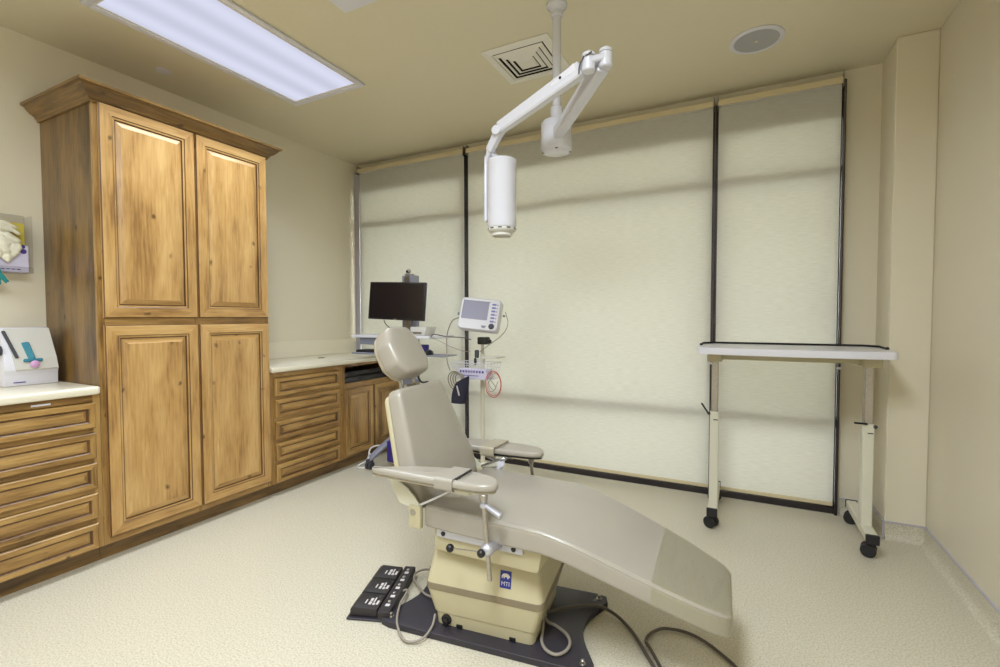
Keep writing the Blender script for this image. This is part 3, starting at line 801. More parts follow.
for k, a in enumerate(cs):
    w = a[1] + .003; zt = a[2] + .0035
    q = [V((-w, zt - .066)), V((-w, zt - .03)), V((-w + .006, zt - .012)), V((-w + .022, zt))] + [V((-w + .04 + (2 * w - .08) * i / 14, zt + (.0035 * math.sin(k * .95 + .8 * math.sin(i * .5)) * math.sin(math.pi * k / 31) * (.6 + .4 * math.sin(k * .37 + i * .3)) if 0 < k < 31 else 0))) for i in range(15)] + [V((w - .022, zt)), V((w - .006, zt - .012)), V((w, zt - .03)), V((w, zt - .066))]
    rs.append([V((a[0] + (.004 if k == len(cs) - 1 else 0), p.x, p.y)) for p in q])
vr = [[b.verts.new(p) for p in r] for r in rs]
for a, c in zip(vr, vr[1:]):
    for i in range(len(a) - 1): b.faces.new((a[i], a[i + 1], c[i + 1], c[i]))
fm = bmesh.ops.solidify(b, geom=b.faces[:], thickness=-.001)
P('foot_cover', b, M['clear_vinyl'], CH, 50, label='clear plastic cover over the foot end')
b = B(); rings(b, [[V((s_, y_, z_)) for y_, z_ in ((-w + .03, zt - th - .004), (w - .03, zt - th - .004), (w - .03, zt - th + .006), (-w + .03, zt - th + .006))] for s_, w, zt, th in ST[2:-2]])
P('seat_pan', b, M['cream'], CH)
# backrest
bt0 = V((-.262, 0, .485)); td = V((-.335, 0, .942)).normalized(); nd = V((td.z, 0, -td.x))
def bk(a, c, h): return bt0 + td * c + V((0, a, 0)) + nd * h
outl = round_poly([V((-.238, 0)), V((.238, 0)), V((.245, .12)), V((.172, .497)), V((-.172, .497)), V((-.245, .12))], [.06, .06, .12, .045, .045, .12], 6)
def bkc(a, c, h): return bk(a, c, h - .07 + .02 * max(0, 1 - ((c - .16) / .16) ** 2) * (h / .07) * .6)
b = B(); pad(b, outl, .07, .022, bkc, rb=.012, crown=.004); br = P('backrest', b, M['vinyl'], CH, 50)
b = B(); pad(b, [V((p.x * .95, .02 + p.y * .93)) for p in outl], .03, .01, lambda a, c, h: bk(a, c, h - .102), rb=.012); P('back_shell', b, M['cream'], CH, 50)
# headrest
hb = V((-.505, 0, .965)); ht = V((-.52, 0, .85)).normalized(); hn = V((ht.z, 0, -ht.x))
def hd(a, c, h): return hb + ht * c + V((0, a, 0)) + hn * h
ho = round_poly([V((-.075, 0)), V((.075, 0)), V((.122, .06)), V((.12, .16)), V((.075, .24)), V((-.075, .24)), V((-.12, .16)), V((-.122, .06))], [.05] * 8, 6)
b = B(); pad(b, ho, .088, .026, lambda a, c, h: hd(a, c, h + .0 - .5 * a * a), rb=.012, crown=.006); hr = P('headrest', b, M['vinyl'], CH, 50)
b = B(); pad(b, [V((p.x * .93, .01 + p.y * .92)) for p in ho], .035, .012, lambda a, c, h: hd(a, c, h - .034), rb=.02); P('headrest_shell', b, M['vinyl_side'], hr, 50)
b = B()
for sy in (-.05, .05): tube(b, [bk(sy, .44, -.085), bk(sy, .50, -.08), hd(sy, .01, -.01), hd(sy, .08, -.02)], .007, n=10)
for k in range(5): cyl(b, bk(-.05 + .022 * k, .503, -.055), bk(-.05 + .022 * k + .012, .503, -.055), .009, n=10)
P('headrest_bracket', b, M['steel'], CH, 50)
b = B(); tube(b, [hd(.085, .02, 0), hd(.1, -.02, -.01), bk(.09, .50, -.03)], .005, n=8); P('headrest_release', b, M['dark_grey'], CH, 50)
# hinge plates, both sides
for s in (-1, 1):
    y_ = s * .262
    b = B(); box(b, -.31, -.254, y_ - .012, y_ + .012, .425, .515, .006, 2); hp = P('hinge_block', b, M['cream'], CH, 40)
    b = B(); lathe(b, [(.012, 0), (.012, .003), (.006, .005)], (-.288, y_ + s * .012, .49), (-.288, s * 2, .49), 14); P('hinge_bolt', b, M['steel'], hp, 40)
    b = B()
    pl = [V((-.262, .515)), V((-.285, .545)), V((-.32, .575)), V((-.40, .615)), V((-.405, .60)), V((-.385, .555)), V((-.36, .515)), V((-.325, .505))]
    rings(b, [[V((p.x, y_ + d * s, p.y)) for p in pl] for d in (-.003, .003)]); P('hinge_wing', b, M['cream_metal'], CH)
    b = B(); tube(b, [(-.262, y_, .52), (-.15, s * .225, .575), (-.13, s * .22, .582)], .006, n=8, smooth=False); lathe(b, [(.008, 0), (.009, .02), (.006, .03)], (-.14, s * .222, .577), (-.10, s * .22, .59), 12)
    P('gas_strut', b, M['chrome'], CH, 40)
# armrests; w2c maps world plan points to the chair frame
CI = (Matrix.Translation((-.85, 1.745, 0)) @ Matrix.Rotation(R(2), 4, 'Z')).inverted()
def w2c(x_, y_): q = CI @ V((x_, y_, 0)); return V((q.x, q.y))
def armrest(side, pts, z, strap, post):
    poly = [w2c(*p) for p in pts]
    q = [V((p.x, p.y)) for p in spline([V((p.x, p.y, 0)) for p in poly], 4, closed=True)]
    q = [V((p.x, p.y)) for p in q]
    b = B(); pad(b, q, .028, .013, lambda x_, y_, h: (x_, y_, z - .028 + h), rb=.008, crown=.003)
    ar = P('armrest', b, M['vinyl'], CH, 50)
    b = B(); pad(b, inset(q, .008), .008, .002, lambda x_, y_, h: (x_, y_, z - .037 + h), rb=.001); P('armrest_base', b, M['matte_black'] if side > 0 else M['vinyl_side'], ar, 40)
    # strap wrapped round the pad
    (sx, yn, yf, w) = strap
    b = B()
    sec = round_poly([V((yn, z - .042)), V((yf, z - .042)), V((yf, z + .006)), V((yn, z + .006))], .014, 5)
    sec2 = [p + (V(((yn + yf) / 2, z - .02)) - p).normalized() * .003 for p in sec]
    sk = .03
    def pl3(x_, p): return V((x_ + (p.x - yn) * sk, p.x, p.y))
    o1 = [pl3(sx, p) for p in sec]; o2 = [pl3(sx + w, p) for p in sec]; i1 = [pl3(sx, p) for p in sec2]; i2 = [pl3(sx + w, p) for p in sec2]
    rings(b, [o1, o2, i2, i1], closed=True); P('arm_strap', b, M['vinyl_side'] if side > 0 else M['vinyl'], ar, 40)
    b = B(); tube(b, [(sx + w + .005, yn + .02, z + .002), (sx + w + .02, yn + .05, z + .012), (sx + w + .014, yf - .03, z + .008)], .004, n=6); P('strap_tail', b, M['matte_black'] if side < 0 else M['band'], ar, 40)
    b = B(); box(b, sx + .05, sx + .13, yn + .03, yf - .05, z - .056, z - .037, .004); cyl(b, (sx + .13, (yn + yf) / 2 - .02, z - .048), (sx + .15, (yn + yf) / 2 - .02, z - .048), .007, n=12); P('pivot_bracket', b, M['cream_metal'], ar, 40)
    # post
    ux, vy, z0 = post
    b = B(); cyl(b, (ux + .024, vy, z0), (ux, vy, z - .06), .0085, n=16, bev=.001); cyl(b, (ux, vy, z - .070), (ux, vy, z - .037), .012, .018, n=16, bev=.001)
    po = P('armrest_post', b, M['steel'], CH, 40)
    if side > 0: return
    b = B(); cyl(b, (ux, vy, z - .085), (ux, vy, z - .07), .014, n=16)
    h0 = V((ux + .005, vy, z - .077)); h1 = V((ux + .078, vy - .02, z - .098))
    cyl(b, h0, h1, .008, .012, n=14, bev=.002); P('tilt_handle', b, M['silver'], po, 40)
    yr = side * .25
    b = B(); ball(b, (ux + .015, vy, .436), .026, 16, .9); cyl(b, (ux + .02, yr, .42), (ux + .015, vy, .435), .018, n=14); P('rail_clamp', b, M['silver'], po, 40)
    b = B(); cyl(b, (ux + .005, vy + side * .022, .432), (ux - .12, vy + side * .03, .425), .003, n=8); P('clamp_lever', b, M['steel'], po)
    for c in ((ux + .005, vy + side * .03, .432), (ux - .12, vy + side * .03, .425)):
        b = B(); ball(b, c, .015, 14); P('lever_knob', b, M['black'], po, 60)
armrest(-1, [(-1.275, 1.395), (-1.17, 1.39), (-1.04, 1.39), (-.90, 1.395), (-.80, 1.405), (-.75, 1.445), (-.785, 1.505), (-.88, 1.53), (-1.0, 1.525), (-1.13, 1.485), (-1.24, 1.42)], .668, (-.14, -.352, -.203, .075), (.045, -.318, .325))
armrest(1, [(-1.36, 2.06), (-1.25, 2.02), (-1.1, 2.01), (-.95, 2.02), (-.86, 2.035), (-.825, 2.07), (-.86, 2.13), (-.95, 2.155), (-1.1, 2.16), (-1.25, 2.14), (-1.33, 2.10)], .612, (-.27, .258, .428, .075), (-.03, .335, .34))
ba = [o for o in CH.children if o.name.startswith('armrest') and 'post' not in o.name][-1]
b = B(); lathe(b, [(.018, -.006), (.026, -.006), (.03, 0), (.026, .006), (.018, .006)], (-.185, .30, .535), (-.18, .0, .62), 20)
bar(b, (-.26, .30, .565), (-.20, .30, .545), .03, .006); bar(b, (-.24, .30, .52), (-.17, .29, .505), .02, .01)
P('strap_buckle', b, M['white_plastic'], ba, 40)
b = B(); bar(b, (-.32, .275, .50), (-.19, .285, .535), .012, .03); P('far_arm_bracket', b, M['cream_metal'], CH, 40)
# ------------------------------------------------------------------ foot control
FCS = .9
FC = thing('foot_pedal', 'black three-button foot control on the floor left of the chair base', 'foot pedal', (-1.395, 1.612, 0), R(20), local=True)
# own frame: y runs away from the viewer along the row of pedals
b = B(); box(b, -.115, .085, -.2, .2, .001, .010, .003); P('base_tray', b, M['plate'], FC)
b = B(); box(b, .03, .085, -.2, .2, .010, .045, .003, 2); P('switch_bar', b, M['pedal'], FC)
for k in range(3):
    y_ = -.185 + k * .128
    b = B()
    pr = [(-.105, .012), (.022, .012), (.022, .045), (-.085, .05), (-.102, .040)]
    rings(b, [[V((x_, yy, z_)) for x_, z_ in pr] for yy in (y_, y_ + .118)])
    bmesh.ops.recalc_face_normals(b, faces=b.faces); bmesh.ops.bevel(b, geom=b.edges[:], offset=.004, segments=2, profile=.5, affect='EDGES')
    pd = P('pedal', b, M['pedal'], FC, 40)
    b = B()
    for (dx, dy, w_, h_) in ((-.03, .030, .012, .022), (-.03, .058, .012, .020), (-.012, .030, .012, .014), (-.012, .05, .006, .034), (-.048, .036, .006, .03), (.004, .034, .010, .03)):
        box(b, dx, dx + w_, y_ + dy, y_ + dy + h_, .0462, .0478 + (.0008 if dx < 0 else 0))
    P('printed_symbol', b, M['marks'], pd)
for k in range(5):
    y_ = -.12 + k * .07
    b = B(); lathe(b, [(.008, 0), (.008, .004), (.004, .006)], (.058, y_, .045), (.058, y_, 1), 12); bu = P('button', b, M['steel'], FC, 40)
    b = B(); box(b, .048, .068, y_ - .034, y_ - .016, .045, .0458); P('button_symbol', b, M['marks'], bu)

FC.scale = (.93, .9, 1)
def cord(label, pts, r, m, group=None, name='cord'):
    global ORG
    ORG = V((0, 0, 0))
    b = B(); tube(b, pts, r, n=10, k=10)
    o = P(name, b, m, None, 60); return tag(o, label, 'cord', group)
cord('grey cord looping from foot pedal over the base plate corner', [(-1.330, 1.612, .033), (-1.307, 1.645, .036), (-1.286, 1.605, .036), (-1.268, 1.55, .034), (-1.211, 1.46, .030), (-1.147, 1.412, .012), (-1.10, 1.408, .012), (-1.066, 1.44, .020), (-1.064, 1.495, .034), (-1.082, 1.54, .05)], .0047, M['cord'])
cord('short grey cord arching beside the left of the chair base', [(-1.13, 1.62, .06), (-1.213, 1.655, .036), (-1.286, 1.699, .034), (-1.338, 1.738, .034), (-1.357, 1.786, .034), (-1.325, 1.83, .034), (-1.24, 1.82, .034), (-1.14, 1.77, .05)], .0047, M['cord'])
cord('long dark cord trailing from the chair base across the floor', [(-.690, 1.76, .045), (-.643, 1.827, .038), (-.583, 1.881, .036), (-.52, 1.915, .036), (-.462, 1.925, .020), (-.399, 1.895, .009), (-.343, 1.83, .009), (-.291, 1.752, .009), (-.244, 1.677, .009), (-.2, 1.55, .009), (-.18, 1.40, .009)], .0065, M['dark_cord'])
cord('dark cord curling in a wide loop under the foot end of the chair', [(-.205, 1.66, .009), (-.275, 1.778, .009), (-.303, 1.824, .009), (-.296, 1.872, .009), (-.266, 1.921, .009), (-.23, 1.939, .009), (-.175, 1.946, .009), (-.112, 1.927, .009), (-.048, 1.881, .009), (.018, 1.81, .009), (.08, 1.68, .009)], .006, M['dark_cord'])
cord('grey cord ring lying on the right end of the base plate', [(-.70, 1.735, .06), (-.665, 1.723, .036), (-.628, 1.714, .036), (-.577, 1.687, .036), (-.548, 1.646, .036), (-.547, 1.599, .036), (-.573, 1.564, .036), (-.614, 1.571, .036), (-.645, 1.606, .036), (-.662, 1.655, .036), (-.672, 1.69, .06)], .006, M['cord'])

# ------------------------------------------------------------------ rolling adjustable table
TT = thing('rolling_table', 'white height-adjustable table on castors beside the right wall', 'table', (.24, 3.2, 0))
ztop = 1.078
poly = round_poly([V((-.215, 2.90)), V((-.05, 2.87)), V((.25, 2.855)), V((.52, 2.87)), V((.69, 2.90)), V((.70, 3.30)), V((.64, 3.385)), V((-.14, 3.385)), V((-.215, 3.30))], [.03, .2, .2, .2, .03, .05, .04, .04, .05], 5)
b = B(); pad(b, poly, .038, .005, lambda x_, y_, h: (x_, y_, ztop - .038 + h)); tp = P('tabletop', b, M['white_plastic'], TT, 40)
b = B(); tube(b, [(-.209, 3.12, ztop + .004), (-.209, 3.295, ztop + .006), (-.135, 3.379, ztop + .006), (.635, 3.379, ztop + .006), (.695, 3.295, ztop + .006), (.688, 3.10, ztop + .004)], .006, n=8, smooth=False)
for p in ((-.209, 3.12), (.688, 3.10)): ball(b, (p[0], p[1], ztop + .006), .009, 10)
P('edge_rail', b, M['matte_black'], tp, 40)
b = B(); box(b, -.155, .66, 3.13, 3.17, .995, 1.03, .003); P('cross_bar', b, M['cream'], TT)
for k, xx in enumerate((-.13, .622)):
    b = B(); box(b, xx - .04, xx + .04, 3.05, 3.25, .985, 1.04, .004); P('top_bracket', b, M['cream'], TT, 40)
    b = B(); box(b, xx - .019, xx + .019, 3.125, 3.175, .60, .985, .003); P('inner_column', b, M['steel'], TT)
    b = B(); box(b, xx - .025, xx + .025, 3.115, 3.185, .10, .675, .004); P('outer_column', b, M['cream_metal'], TT)
    b = B(); box(b, xx - .026, xx + .026, 2.99, 3.50, .085, .13, .004); ft = P('foot', b, M['cream_metal'], TT)
    b = B(); box(b, xx - .029, xx + .029, 2.972, 2.99, .083, .132, .003); P('end_cap', b, M['matte_black'], ft)
    b = B(); box(b, xx - .029, xx + .029, 3.50, 3.51, .083, .132, .003); P('end_cap', b, M['matte_black'], ft)
    for yy in (3.03, 3.47):
        b = B()
        ad = V((.45, .9, 0)).normalized() if k == 0 else V((.25, .97, 0)).normalized()
        cc = V((xx - .006, yy, .036))
        for sx in (-.019, .019): cyl(b, cc + ad * (sx - .011), cc + ad * (sx + .011), .035, n=24, bev=.004)
        box(b, xx - .012, xx + .012, yy - .015, yy + .03, .03, .075, .006)
        cyl(b, (xx, yy, .06), (xx, yy, .088), .012, n=12)
        P('castor', b, M['rubber'], TT, 40)
    b = B()
    if k == 0: bar(b, (xx - .03, 3.115, .66), (xx - .07, 3.08, .73), .012, .01)
    else: bar(b, (xx - .005, 3.11, .678), (xx - .07, 3.09, .683), .012, .01)
    P('height_lever', b, M['black'], TT)
    b = B(); ball(b, (xx - .03 if k == 0 else xx + .028, 3.113, .665), .01, 10); box(b, xx - .005, xx + .02, 3.113, 3.1155, .625, .631); P('lever_hub', b, M['dark_grey'], TT)

# ------------------------------------------------------------------ computer cart
KX, KY = -2.49, 3.16
t = thing('computer_cart', 'grey computer cart on castors behind the exam chair', 'computer cart', (KX, KY, 0))
b = B(); box(b, KX - .03, KX + .09, KY - .02, KY + .06, .12, 1.60, .006, 2); P('column', b, M['grey_plastic'], t, 40)
b = B(); box(b, KX + .0, KX + .06, KY - .028, KY - .02, .9, 1.59, .002); P('column_channel', b, M['steel'], t)
b = B(); box(b, KX - .1, KX + .14, KY - .1, KY + .14, .16, .29, .03, 3); P('base_hub', b, M['grey_plastic'], t, 40)
for (cx_, cy_) in ((-2.70, 2.93), (-2.19, 2.93), (-2.72, 3.40), (-2.19, 3.40)):
    b = B(); p0 = V((KX + .02, KY + .02, .26)); p1 = V((cx_, cy_, .09)); mid = (p0 + p1) / 2 + V((0, 0, .05))
    ps = spline([p0, mid, p1], 6); rs = []
    x, y, z = basis(V((p0.x, p0.y, 0)), V((p1.x, p1.y, 0)))
    for q, p in enumerate(ps):
        w = .055 - .025 * q / len(ps); h = .036 - .012 * q / len(ps)
        rs.append([p + x * a_ * w + V((0, 0, c_ * h)) for a_, c_ in ((-.7, -1), (.7, -1), (1, -.3), (.8, .7), (.3, 1), (-.3, 1), (-.8, .7), (-1, -.3))])
    rings(b, rs); P('base_leg', b, M['grey_plastic'], t, 50)
    b = B()
    for sx in (-.016, .016): cyl(b, (cx_ + sx - .01, cy_, .034), (cx_ + sx + .01, cy_, .034), .033, n=20, bev=.003)
    box(b, cx_ - .026, cx_ + .026, cy_ - .022, cy_ + .022, .055, .085, .008, 2); P('castor', b, M['dark_grey'], t, 40)
b = B(); box(b, -2.575, -2.43, 2.99, 3.12, .06, .24, .015, 2); P('power_pack', b, M['purple'], t, 40, label='dark violet box low on the cart')
b = B(); box(b, -2.94, -2.13, 2.98, 3.34, 1.082, 1.104, .006, 2); P('work_surface', b, M['white_plastic'], t, 40)
b = B(); box(b, -2.86, -2.55, 3.0, 3.04, 1.025, 1.082, .004); P('surface_support', b, M['grey_plastic'], t, 40)
b = B(); box(b, -2.82, -2.36, 2.86, 3.14, .955, .968, .004, 2); box(b, -2.48, -2.40, 3.1, 3.16, .96, 1.08, .004); P('keyboard_shelf', b, M['grey_plastic'], t, 40)
b = B(); box(b, -2.36, -1.99, 2.96, 3.16, .948, .957, .003); P('mouse_tray', b, M['grey_plastic'], t, 40)
t = thing('keyboard', 'black keyboard on the cart shelf behind the exam chair', 'keyboard', (-2.7, 3.0, .969))
b = B(); box(b, -2.81, -2.38, 2.90, 3.04, .969, .982, .003); kb = P('key_base', b, M['matte_black'], t)
b = B()
for i in range(21):
    for j in range(5): box(b, -2.805 + i * .0200, -2.805 + i * .0200 + .017, 2.908 + j * .025, 2.908 + j * .025 + .021, .982, .988)
P('keys', b, M['black'], t)
t = thing('computer_mouse', 'black mouse on the small side tray of the cart', 'mouse', (-2.18, 3.04, .958))
b = B(); 
rings(b, [[V((-2.18 + math.cos(a) * .03 * s, 3.04 + math.sin(a) * .05 * s, .958 + h)) for a in [i * math.pi / 8 for i in range(16)]] for s, h in ((.95, 0), (1, .008), (.92, .022), (.65, .032), (.2, .036))]); P('mouse_body', b, M['black'], t, 60)
b = B(); cyl(b, (-2.183, 3.06, .99), (-2.177, 3.06, .99), .007, n=12); P('scroll_wheel', b, M['dark_grey'], t)
t = thing('label_printer', 'small pale grey device standing on the cart beside the monitor', 'printer', (-2.27, 3.1, 1.099))
b = B()
rings(b, [[V((x_, yy, z_)) for x_, z_ in ((-2.375, 1.105), (-2.235, 1.105), (-2.215, 1.175), (-2.375, 1.175))] for yy in (3.06, 3.2)]); bmesh.ops.recalc_face_normals(b, faces=b.faces); bmesh.ops.bevel(b, geom=b.edges[:], offset=.006, segments=2, profile=.5, affect='EDGES')
P('housing', b, M['off_white'], t, 40)
b = B(); box(b, -2.35, -2.26, 3.057, 3.06, 1.118, 1.134, .001); P('front_slot', b, M['steel'], t)
t = thing('violet_cup', 'small dark violet container on the cart tray behind the headrest', 'container', (-2.25, 3.10, .958))
b = B(); lathe(b, [(.028, 0), (.033, .002), (.036, .07), (.033, .072), (.03, .01)], (-2.27, 3.11, .958), (-2.27, 3.11, 2), 20); P('cup_body', b, M['purple'], t, 40)
# monitor
MO = thing('computer_monitor', 'black widescreen computer monitor, switched off, on the cart column', 'monitor', (-2.50, 3.05, 1.385), R(5), local=True)
mt = Matrix.Rotation(R(-4), 4, 'X') @ Matrix.Rotation(R(2.2), 4, 'Y')
b = B(); box(b, -.268, .268, -.012, .02, -.155, .155, .006, 2, mtx=mt); P('casing', b, M['black'], MO, 40)
b = B(); box(b, -.256, .256, -.0135, -.0125, -.138, .144, mtx=mt); P('screen', b, M['screen'], MO)
b = B(); box(b, -.015, .015, -.0135, -.0125, -.152, -.147, mtx=mt); P('badge', b, M['steel'], MO)
b = B(); box(b, -.06, .06, .018, .045, -.06, .06, .006, mtx=mt); P('rear_mount', b, M['dark_grey'], MO)
t = thing('webcam', 'small silver camera clipped to the top of the cart column', 'camera', (-2.44, 3.12, 1.6))
b = B(); box(b, -2.495, -2.425, 3.14, 3.19, 1.601, 1.615, .004); ball(b, (-2.46, 3.155, 1.635), .021, 16); P('camera_body', b, M['steel'], t, 60)
b = B(); cyl(b, (-2.46, 3.137, 1.63), (-2.46, 3.132, 1.63), .011, n=16); P('camera_lens', b, M['black'], t)
cord('black monitor cable curving down behind the screen to the cart', [(-2.64, 3.05, 1.232), (-2.62, 3.06, 1.19), (-2.56, 3.07, 1.15), (-2.50, 3.075, 1.14)], .004, M['dark_cord'], name='cable')
cord('white cord looped on the floor by the corner cabinet door', [(-2.70, 2.99, .09), (-2.76, 3.0, .10), (-2.80, 3.0, .04), (-2.84, 2.96, .01), (-2.80, 2.90, .01), (-2.74, 2.92, .012), (-2.76, 2.98, .05), (-2.80, 3.05, .13), (-2.72, 3.08, .16), (-2.62, 3.08, .15)], .007, M['white_cord'])

# ------------------------------------------------------------------ vital signs stand
SX, SY = -1.70, 3.05
t = thing('monitor_stand', 'slim cream rolling stand carrying the vital signs monitor and basket', 'stand', (SX, SY, 0))
b = B(); cyl(b, (SX, SY, .09), (SX, SY, .98), .017, n=20); P('pole', b, M['cream_metal'], t, 40)
b = B(); cyl(b, (SX, SY, .98), (SX, SY, 1.10), .011, n=16); P('upper_pole', b, M['steel'], t, 40)
b = B(); lathe(b, [(.05, 0), (.05, .03), (.03, .05), (.02, .06)], (SX, SY, .06), (SX, SY, 2), 24); P('hub', b, M['cream_metal'], t, 40)
for k in range(5):
    a = R(72 * k + 20); d = V((math.cos(a), math.sin(a), 0)); e = V((SX, SY, 0)) + d * .27
    b = B(); bar(b, V((SX, SY, .085)) + d * .03, e + V((0, 0, .068)), .036, .026, .026, .02); P('base_leg', b, M['cream_metal'], t, 40)
    b = B()
    q = V((-d.y, d.x, 0))
    for s in (-.012, .012): cyl(b, e + q * (s - .008) + V((0, 0, .026)), e + q * (s + .008) + V((0, 0, .026)), .025, n=20, bev=.003)
    cyl(b, e + V((0, 0, .03)), e + V((0, 0, .062)), .008, n=10); P('castor', b, M['grey_plastic'], t, 40)
b = B(); box(b, SX - .03, SX + .05, SY - .03, SY + .03, 1.05, 1.105, .008, 2); cyl(b, (SX + .055, SY - .02, 1.075), (SX + .08, SY - .02, 1.075), .014, n=12); P('tilt_mount', b, M['black'], t, 40)
b = B(); box(b, SX - .045, SX - .015, SY - .045, SY - .02, .95, 1.01, .008, 2); box(b, SX - .05, SX - .03, SY - .05, SY - .03, .90, .95, .006); P('cable_hook', b, M['dark_grey'], t, 40)
# wire basket
bx0, bx1, by0, by1, bz0, bz1 = SX - .155, SX + .165, SY - .18, SY - .02, .81, .925
b = B()
def sqp(i, z): return [(bx0 + i, by0 + i, z), (bx1 - i, by0 + i, z), (bx1 - i, by1 - i, z), (bx0 + i, by1 - i, z)]
for z_, r_ in ((bz1, .003), (bz1 - .035, .0018), (bz1 - .07, .0018), (bz0, .0022)):
    i = .02 * (bz1 - z_) / (bz1 - bz0)
    q = sqp(i, z_); tube(b, q + [q[0]], r_, n=6, smooth=False)
for k in range(13):
    x_ = bx0 + (bx1 - bx0) * k / 12; xi = bx0 + .02 + (bx1 - bx0 - .04) * k / 12
    tube(b, [(x_, by0, bz1), (xi, by0 + .02, bz0), (xi, by1 - .02, bz0), (x_, by1, bz1)], .0016, n=5, smooth=False)
for k in range(1, 6):
    y_ = by0 + (by1 - by0) * k / 6; yi = by0 + .02 + (by1 - by0 - .04) * k / 6
    tube(b, [(bx0, y_, bz1), (bx0 + .02, yi, bz0), (bx1 - .02, yi, bz0), (bx1, y_, bz1)], .0016, n=5, smooth=False)
P('wire_basket', b, M['white_metal'], t)
b = B(); pad(b, round_poly([V((SX + .03, SY - .10)), V((SX + .17, SY - .10)), V((SX + .17, SY + .05)), V((SX + .03, SY + .05))], .02, 4), .010, .003, lambda x_, y_, h: (x_, y_, .955 + h)); P('side_shelf', b, M['off_white'], t, 40)
t = thing('wipes_carton', 'white and violet carton inside the wire basket', 'box', (SX - .03, SY - .1, .815))
b = B(); box(b, SX - .12, SX + .11, SY - .145, SY - .055, .8135, .878, .002); P('carton', b, M['lilac'], t)
b = B()
for k in range(9): box(b, SX - .11 + k * .023, SX - .094 + k * .023, SY - .1465, SY - .145, .853, .868)
box(b, SX - .12, SX + .05, SY - .1465, SY - .145, .83, .835); P('print', b, M['purple_print'], t)
# monitor head
VM = thing('vital_signs_monitor', 'white vital signs monitor with grey screen on the slim stand', 'medical monitor', (SX + .005, SY - .03, 1.262), R(14), local=True)
vt = Matrix.Rotation(R(-14), 4, 'X') @ Matrix.Rotation(R(6), 4, 'Y')
b = B()
rs = []
for y_, w, h, dz in ((-.055, .145, .112, 0), (-.04, .152, .12, 0), (.02, .152, .12, 0), (.075, .135, .10, -.005), (.09, .115, .085, -.008)):
    q = round_poly([V((-w, -h + dz)), V((w, -h + dz)), V((w, h + dz)), V((-w, h + dz))], .03, 5); rs.append([vt @ V((p.x, y_, p.y)) for p in q])
rings(b, rs); P('housing', b, M['white_plastic'], VM, 50)
b = B(); box(b, -.125, .065, -.0575, -.0545, -.042, .09, .001, mtx=vt); P('screen', b, M['vital_screen'], VM)
b = B(); box(b, -.132, .072, -.056, -.054, .09, .096, mtx=vt); box(b, -.132, -.125, -.056, -.054, -.042, .09, mtx=vt); P('screen_bezel', b, M['grey_plastic'], VM)
for k in range(6):
    b = B(); box(b, .088, .118, -.059, -.0545, .072 - k * .025, .085 - k * .025, .002, mtx=vt); P('key', b, M['button'], VM)
    b = B(); box(b, .122, .132, -.0565, -.0545, .074 - k * .025, .08 - k * .025, mtx=vt); P('key_print', b, M['button'], VM)
b = B(); c = vt @ V((.105, -.055, -.083)); lathe(b, [(.021, 0), (.021, .004), (.015, .006), (.014, .014), (.002, .015)], c, c + (vt.to_3x3() @ V((0, -1, 0))), 20); P('dial', b, M['dark_grey'], VM, 40)
b = B(); box(b, .03, .065, -.0575, -.0545, -.092, -.082, mtx=vt); box(b, .035, .06, -.057, -.0545, -.1, -.092, mtx=vt); P('indicator', b, M['grey_plastic'], VM)
b = B(); cyl(b, vt @ V((-.165, .0, .0)), vt @ V((-.18, .0, .0)), .011, n=14); cyl(b, vt @ V((.16, .02, .02)), vt @ V((.175, .02, .02)), .009, n=14); P('socket', b, M['grey_plastic'], VM, 40)
# cables and cuff
cord('grey hose hanging in an arc from the left side of the vital signs monitor', [(-1.875, 3.00, 1.25), (-1.93, 2.99, 1.22), (-1.96, 2.97, 1.12), (-1.93, 2.92, 1.0), (-1.88, 2.85, .93), (-1.85, 2.84, .87)], .0045, M['cord'], name='hose')
cord('grey cable arching from the right side of the vital signs monitor to its pole', [(-1.525, 3.08, 1.29), (-1.50, 3.07, 1.2), (-1.54, 3.05, 1.12), (-1.62, 3.0, 1.05), (-1.69, 2.995, 1.0)], .003, M['cord'], name='cable')
cord('dark cable running from the cart to the vital signs stand', [(-2.13, 3.0, 1.10), (-2.09, 2.99, 1.12), (-1.98, 3.0, 1.105), (-1.84, 3.0, 1.10), (-1.77, 3.0, 1.085)], .0038, M['dark_cord'], name='cable')
cord('thin pale cable sagging from the cart to the basket', [(-2.13, 3.02, 1.09), (-2.05, 3.0, 1.07), (-1.95, 3.0, 1.03), (-1.84, 3.0, 1.0), (-1.77, 2.99, 1.0)], .002, M['cord'], name='cable')
b = B(); ORG = V((0, 0, 0))
for k in range(4): 
    c0 = V((-1.815 + k * .008, 2.845, .80)); n_ = 14
    tube(b, [c0 + V((math.cos(a) * (.055 - .006 * k), .01 * k + .006 * math.sin(2 * a), math.sin(a) * (.065 - .006 * k))) for a in [2 * math.pi * i / n_ for i in range(n_)]], .0045, n=7, k=3, closed=True)
o = P('coiled_hose', b, M['cord'], None, 60); tag(o, 'grey coiled hose hanging on the left of the wire basket', 'hose')
t = thing('blood_pressure_cuff', 'navy blood pressure cuff hanging below the wire basket', 'blood pressure cuff', (-1.85, 2.85, .76))
b = B()
rs = []
for q in range(9):
    f = q / 8; z_ = .81 - f * .17
    w = .055 + .012 * math.sin(f * 3); rs.append([V((-1.745 - .035 * f + math.cos(a) * w, 2.835 + math.sin(a) * .028, z_ + .03 * math.cos(a) * (1 - f))) for a in [i * math.pi / 8 for i in range(16)]])
rings(b, rs); P('cuff_wrap', b, M['navy'], t, 50)
b = B(); bar(b, (-1.77, 2.803, .77), (-1.75, 2.803, .70), .02, .004); P('cuff_tag', b, M['marks'], t)
b = B()
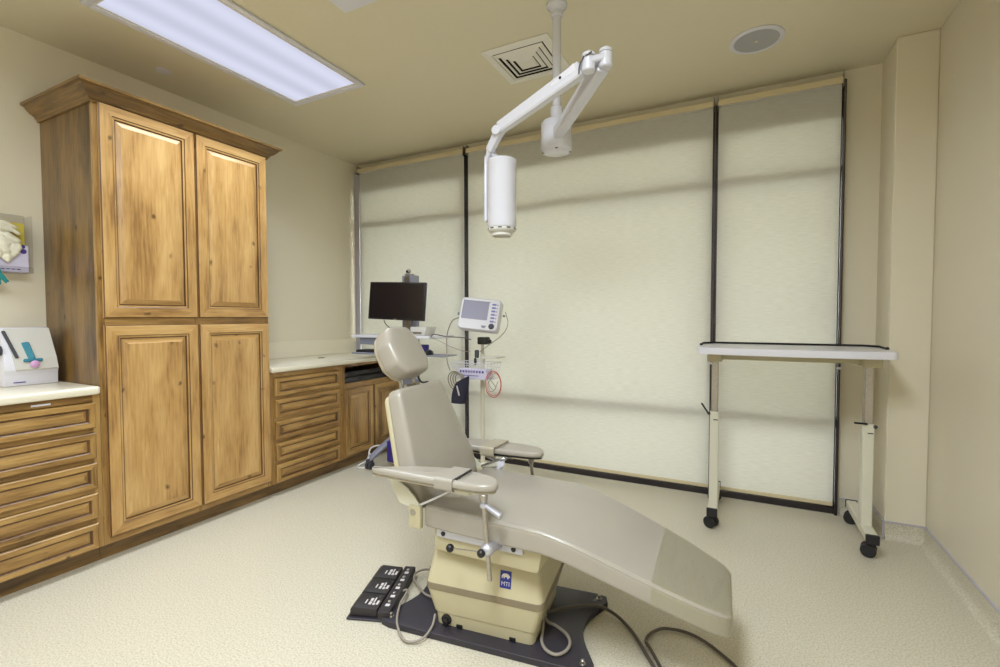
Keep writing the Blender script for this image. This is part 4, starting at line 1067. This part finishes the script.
for k in range(2):
    c0 = V((-1.505, 2.85 + .006 * k, .79)); rr = (.072, .064)[k]
    tube(b, [c0 + V((math.cos(a) * rr * .85, .0, math.sin(a) * rr * 1.25)) for a in [2 * math.pi * i / 16 for i in range(16)]], (.003, .002)[k], n=7, k=3, closed=True)
o = P('coiled_cable', b, M['red_cord'], None, 60); tag(o, 'red coiled cable hanging on the right of the wire basket', 'cable')
b = B(); tube(b, [(-1.54, 2.87, .87), (-1.52, 2.84, .82), (-1.48, 2.84, .77), (-1.52, 2.84, .74), (-1.54, 2.84, .80), (-1.49, 2.84, .85)], .0025, n=6); tube(b, [(-1.50, 2.87, .87), (-1.54, 2.85, .80), (-1.50, 2.85, .75), (-1.47, 2.85, .81)], .0025, n=6)
o = P('tangled_lead', b, M['cord'], None, 60); tag(o, 'thin grey lead tangled inside the red cable coil', 'cable')

# ------------------------------------------------------------------ light, world, camera
w = bpy.data.worlds.new('sky'); C.world = w; w.use_nodes = True
n = w.node_tree.nodes; l = w.node_tree.links
bg = n['Background']; bg.inputs['Color'].default_value = (.95, .97, 1, 1); bg.inputs['Strength'].default_value = 1.0
SKY_E = 46.0
for k_, e_ in (('lamp', .74),):
    for nd_ in M[k_].node_tree.nodes:
        if nd_.type == 'MATH' and nd_.operation == 'MULTIPLY_ADD': nd_.inputs[1].default_value = .09 * e_; nd_.inputs[2].default_value = e_
bg.inputs['Strength'].default_value = SKY_E

cam = bpy.data.cameras.new('camera'); co = bpy.data.objects.new('camera', cam); COL.objects.link(co)
cam.sensor_fit = 'HORIZONTAL'; cam.sensor_width = 36; cam.lens = 36 * 470.46 / 1000
cam.clip_start = .05
pitch, yaw, roll = -.0342, .4713, .0016
F = V((-math.sin(yaw) * math.cos(pitch), math.cos(yaw) * math.cos(pitch), math.sin(pitch)))
Rt = V((math.cos(yaw), math.sin(yaw), 0)); Up = Rt.cross(F)
c_, s_ = math.cos(roll), math.sin(roll)
Xc = Rt * c_ - Up * s_; Yc = Rt * s_ + Up * c_
m3 = Matrix((Xc, Yc, -F)).transposed()
co.matrix_world = Matrix.Translation((0, 0, 1.25)) @ m3.to_4x4()
C.camera = co
C.view_settings.view_transform = 'Standard'; C.view_settings.look = 'None'
C.view_settings.exposure = .13; C.view_settings.gamma = 1; C.view_settings.use_curve_mapping = False
C.cycles.use_denoising = True
C.cycles.max_bounces = 10; C.cycles.diffuse_bounces = 6; C.cycles.transparent_max_bounces = 12
C.cycles.sample_clamp_indirect = 4
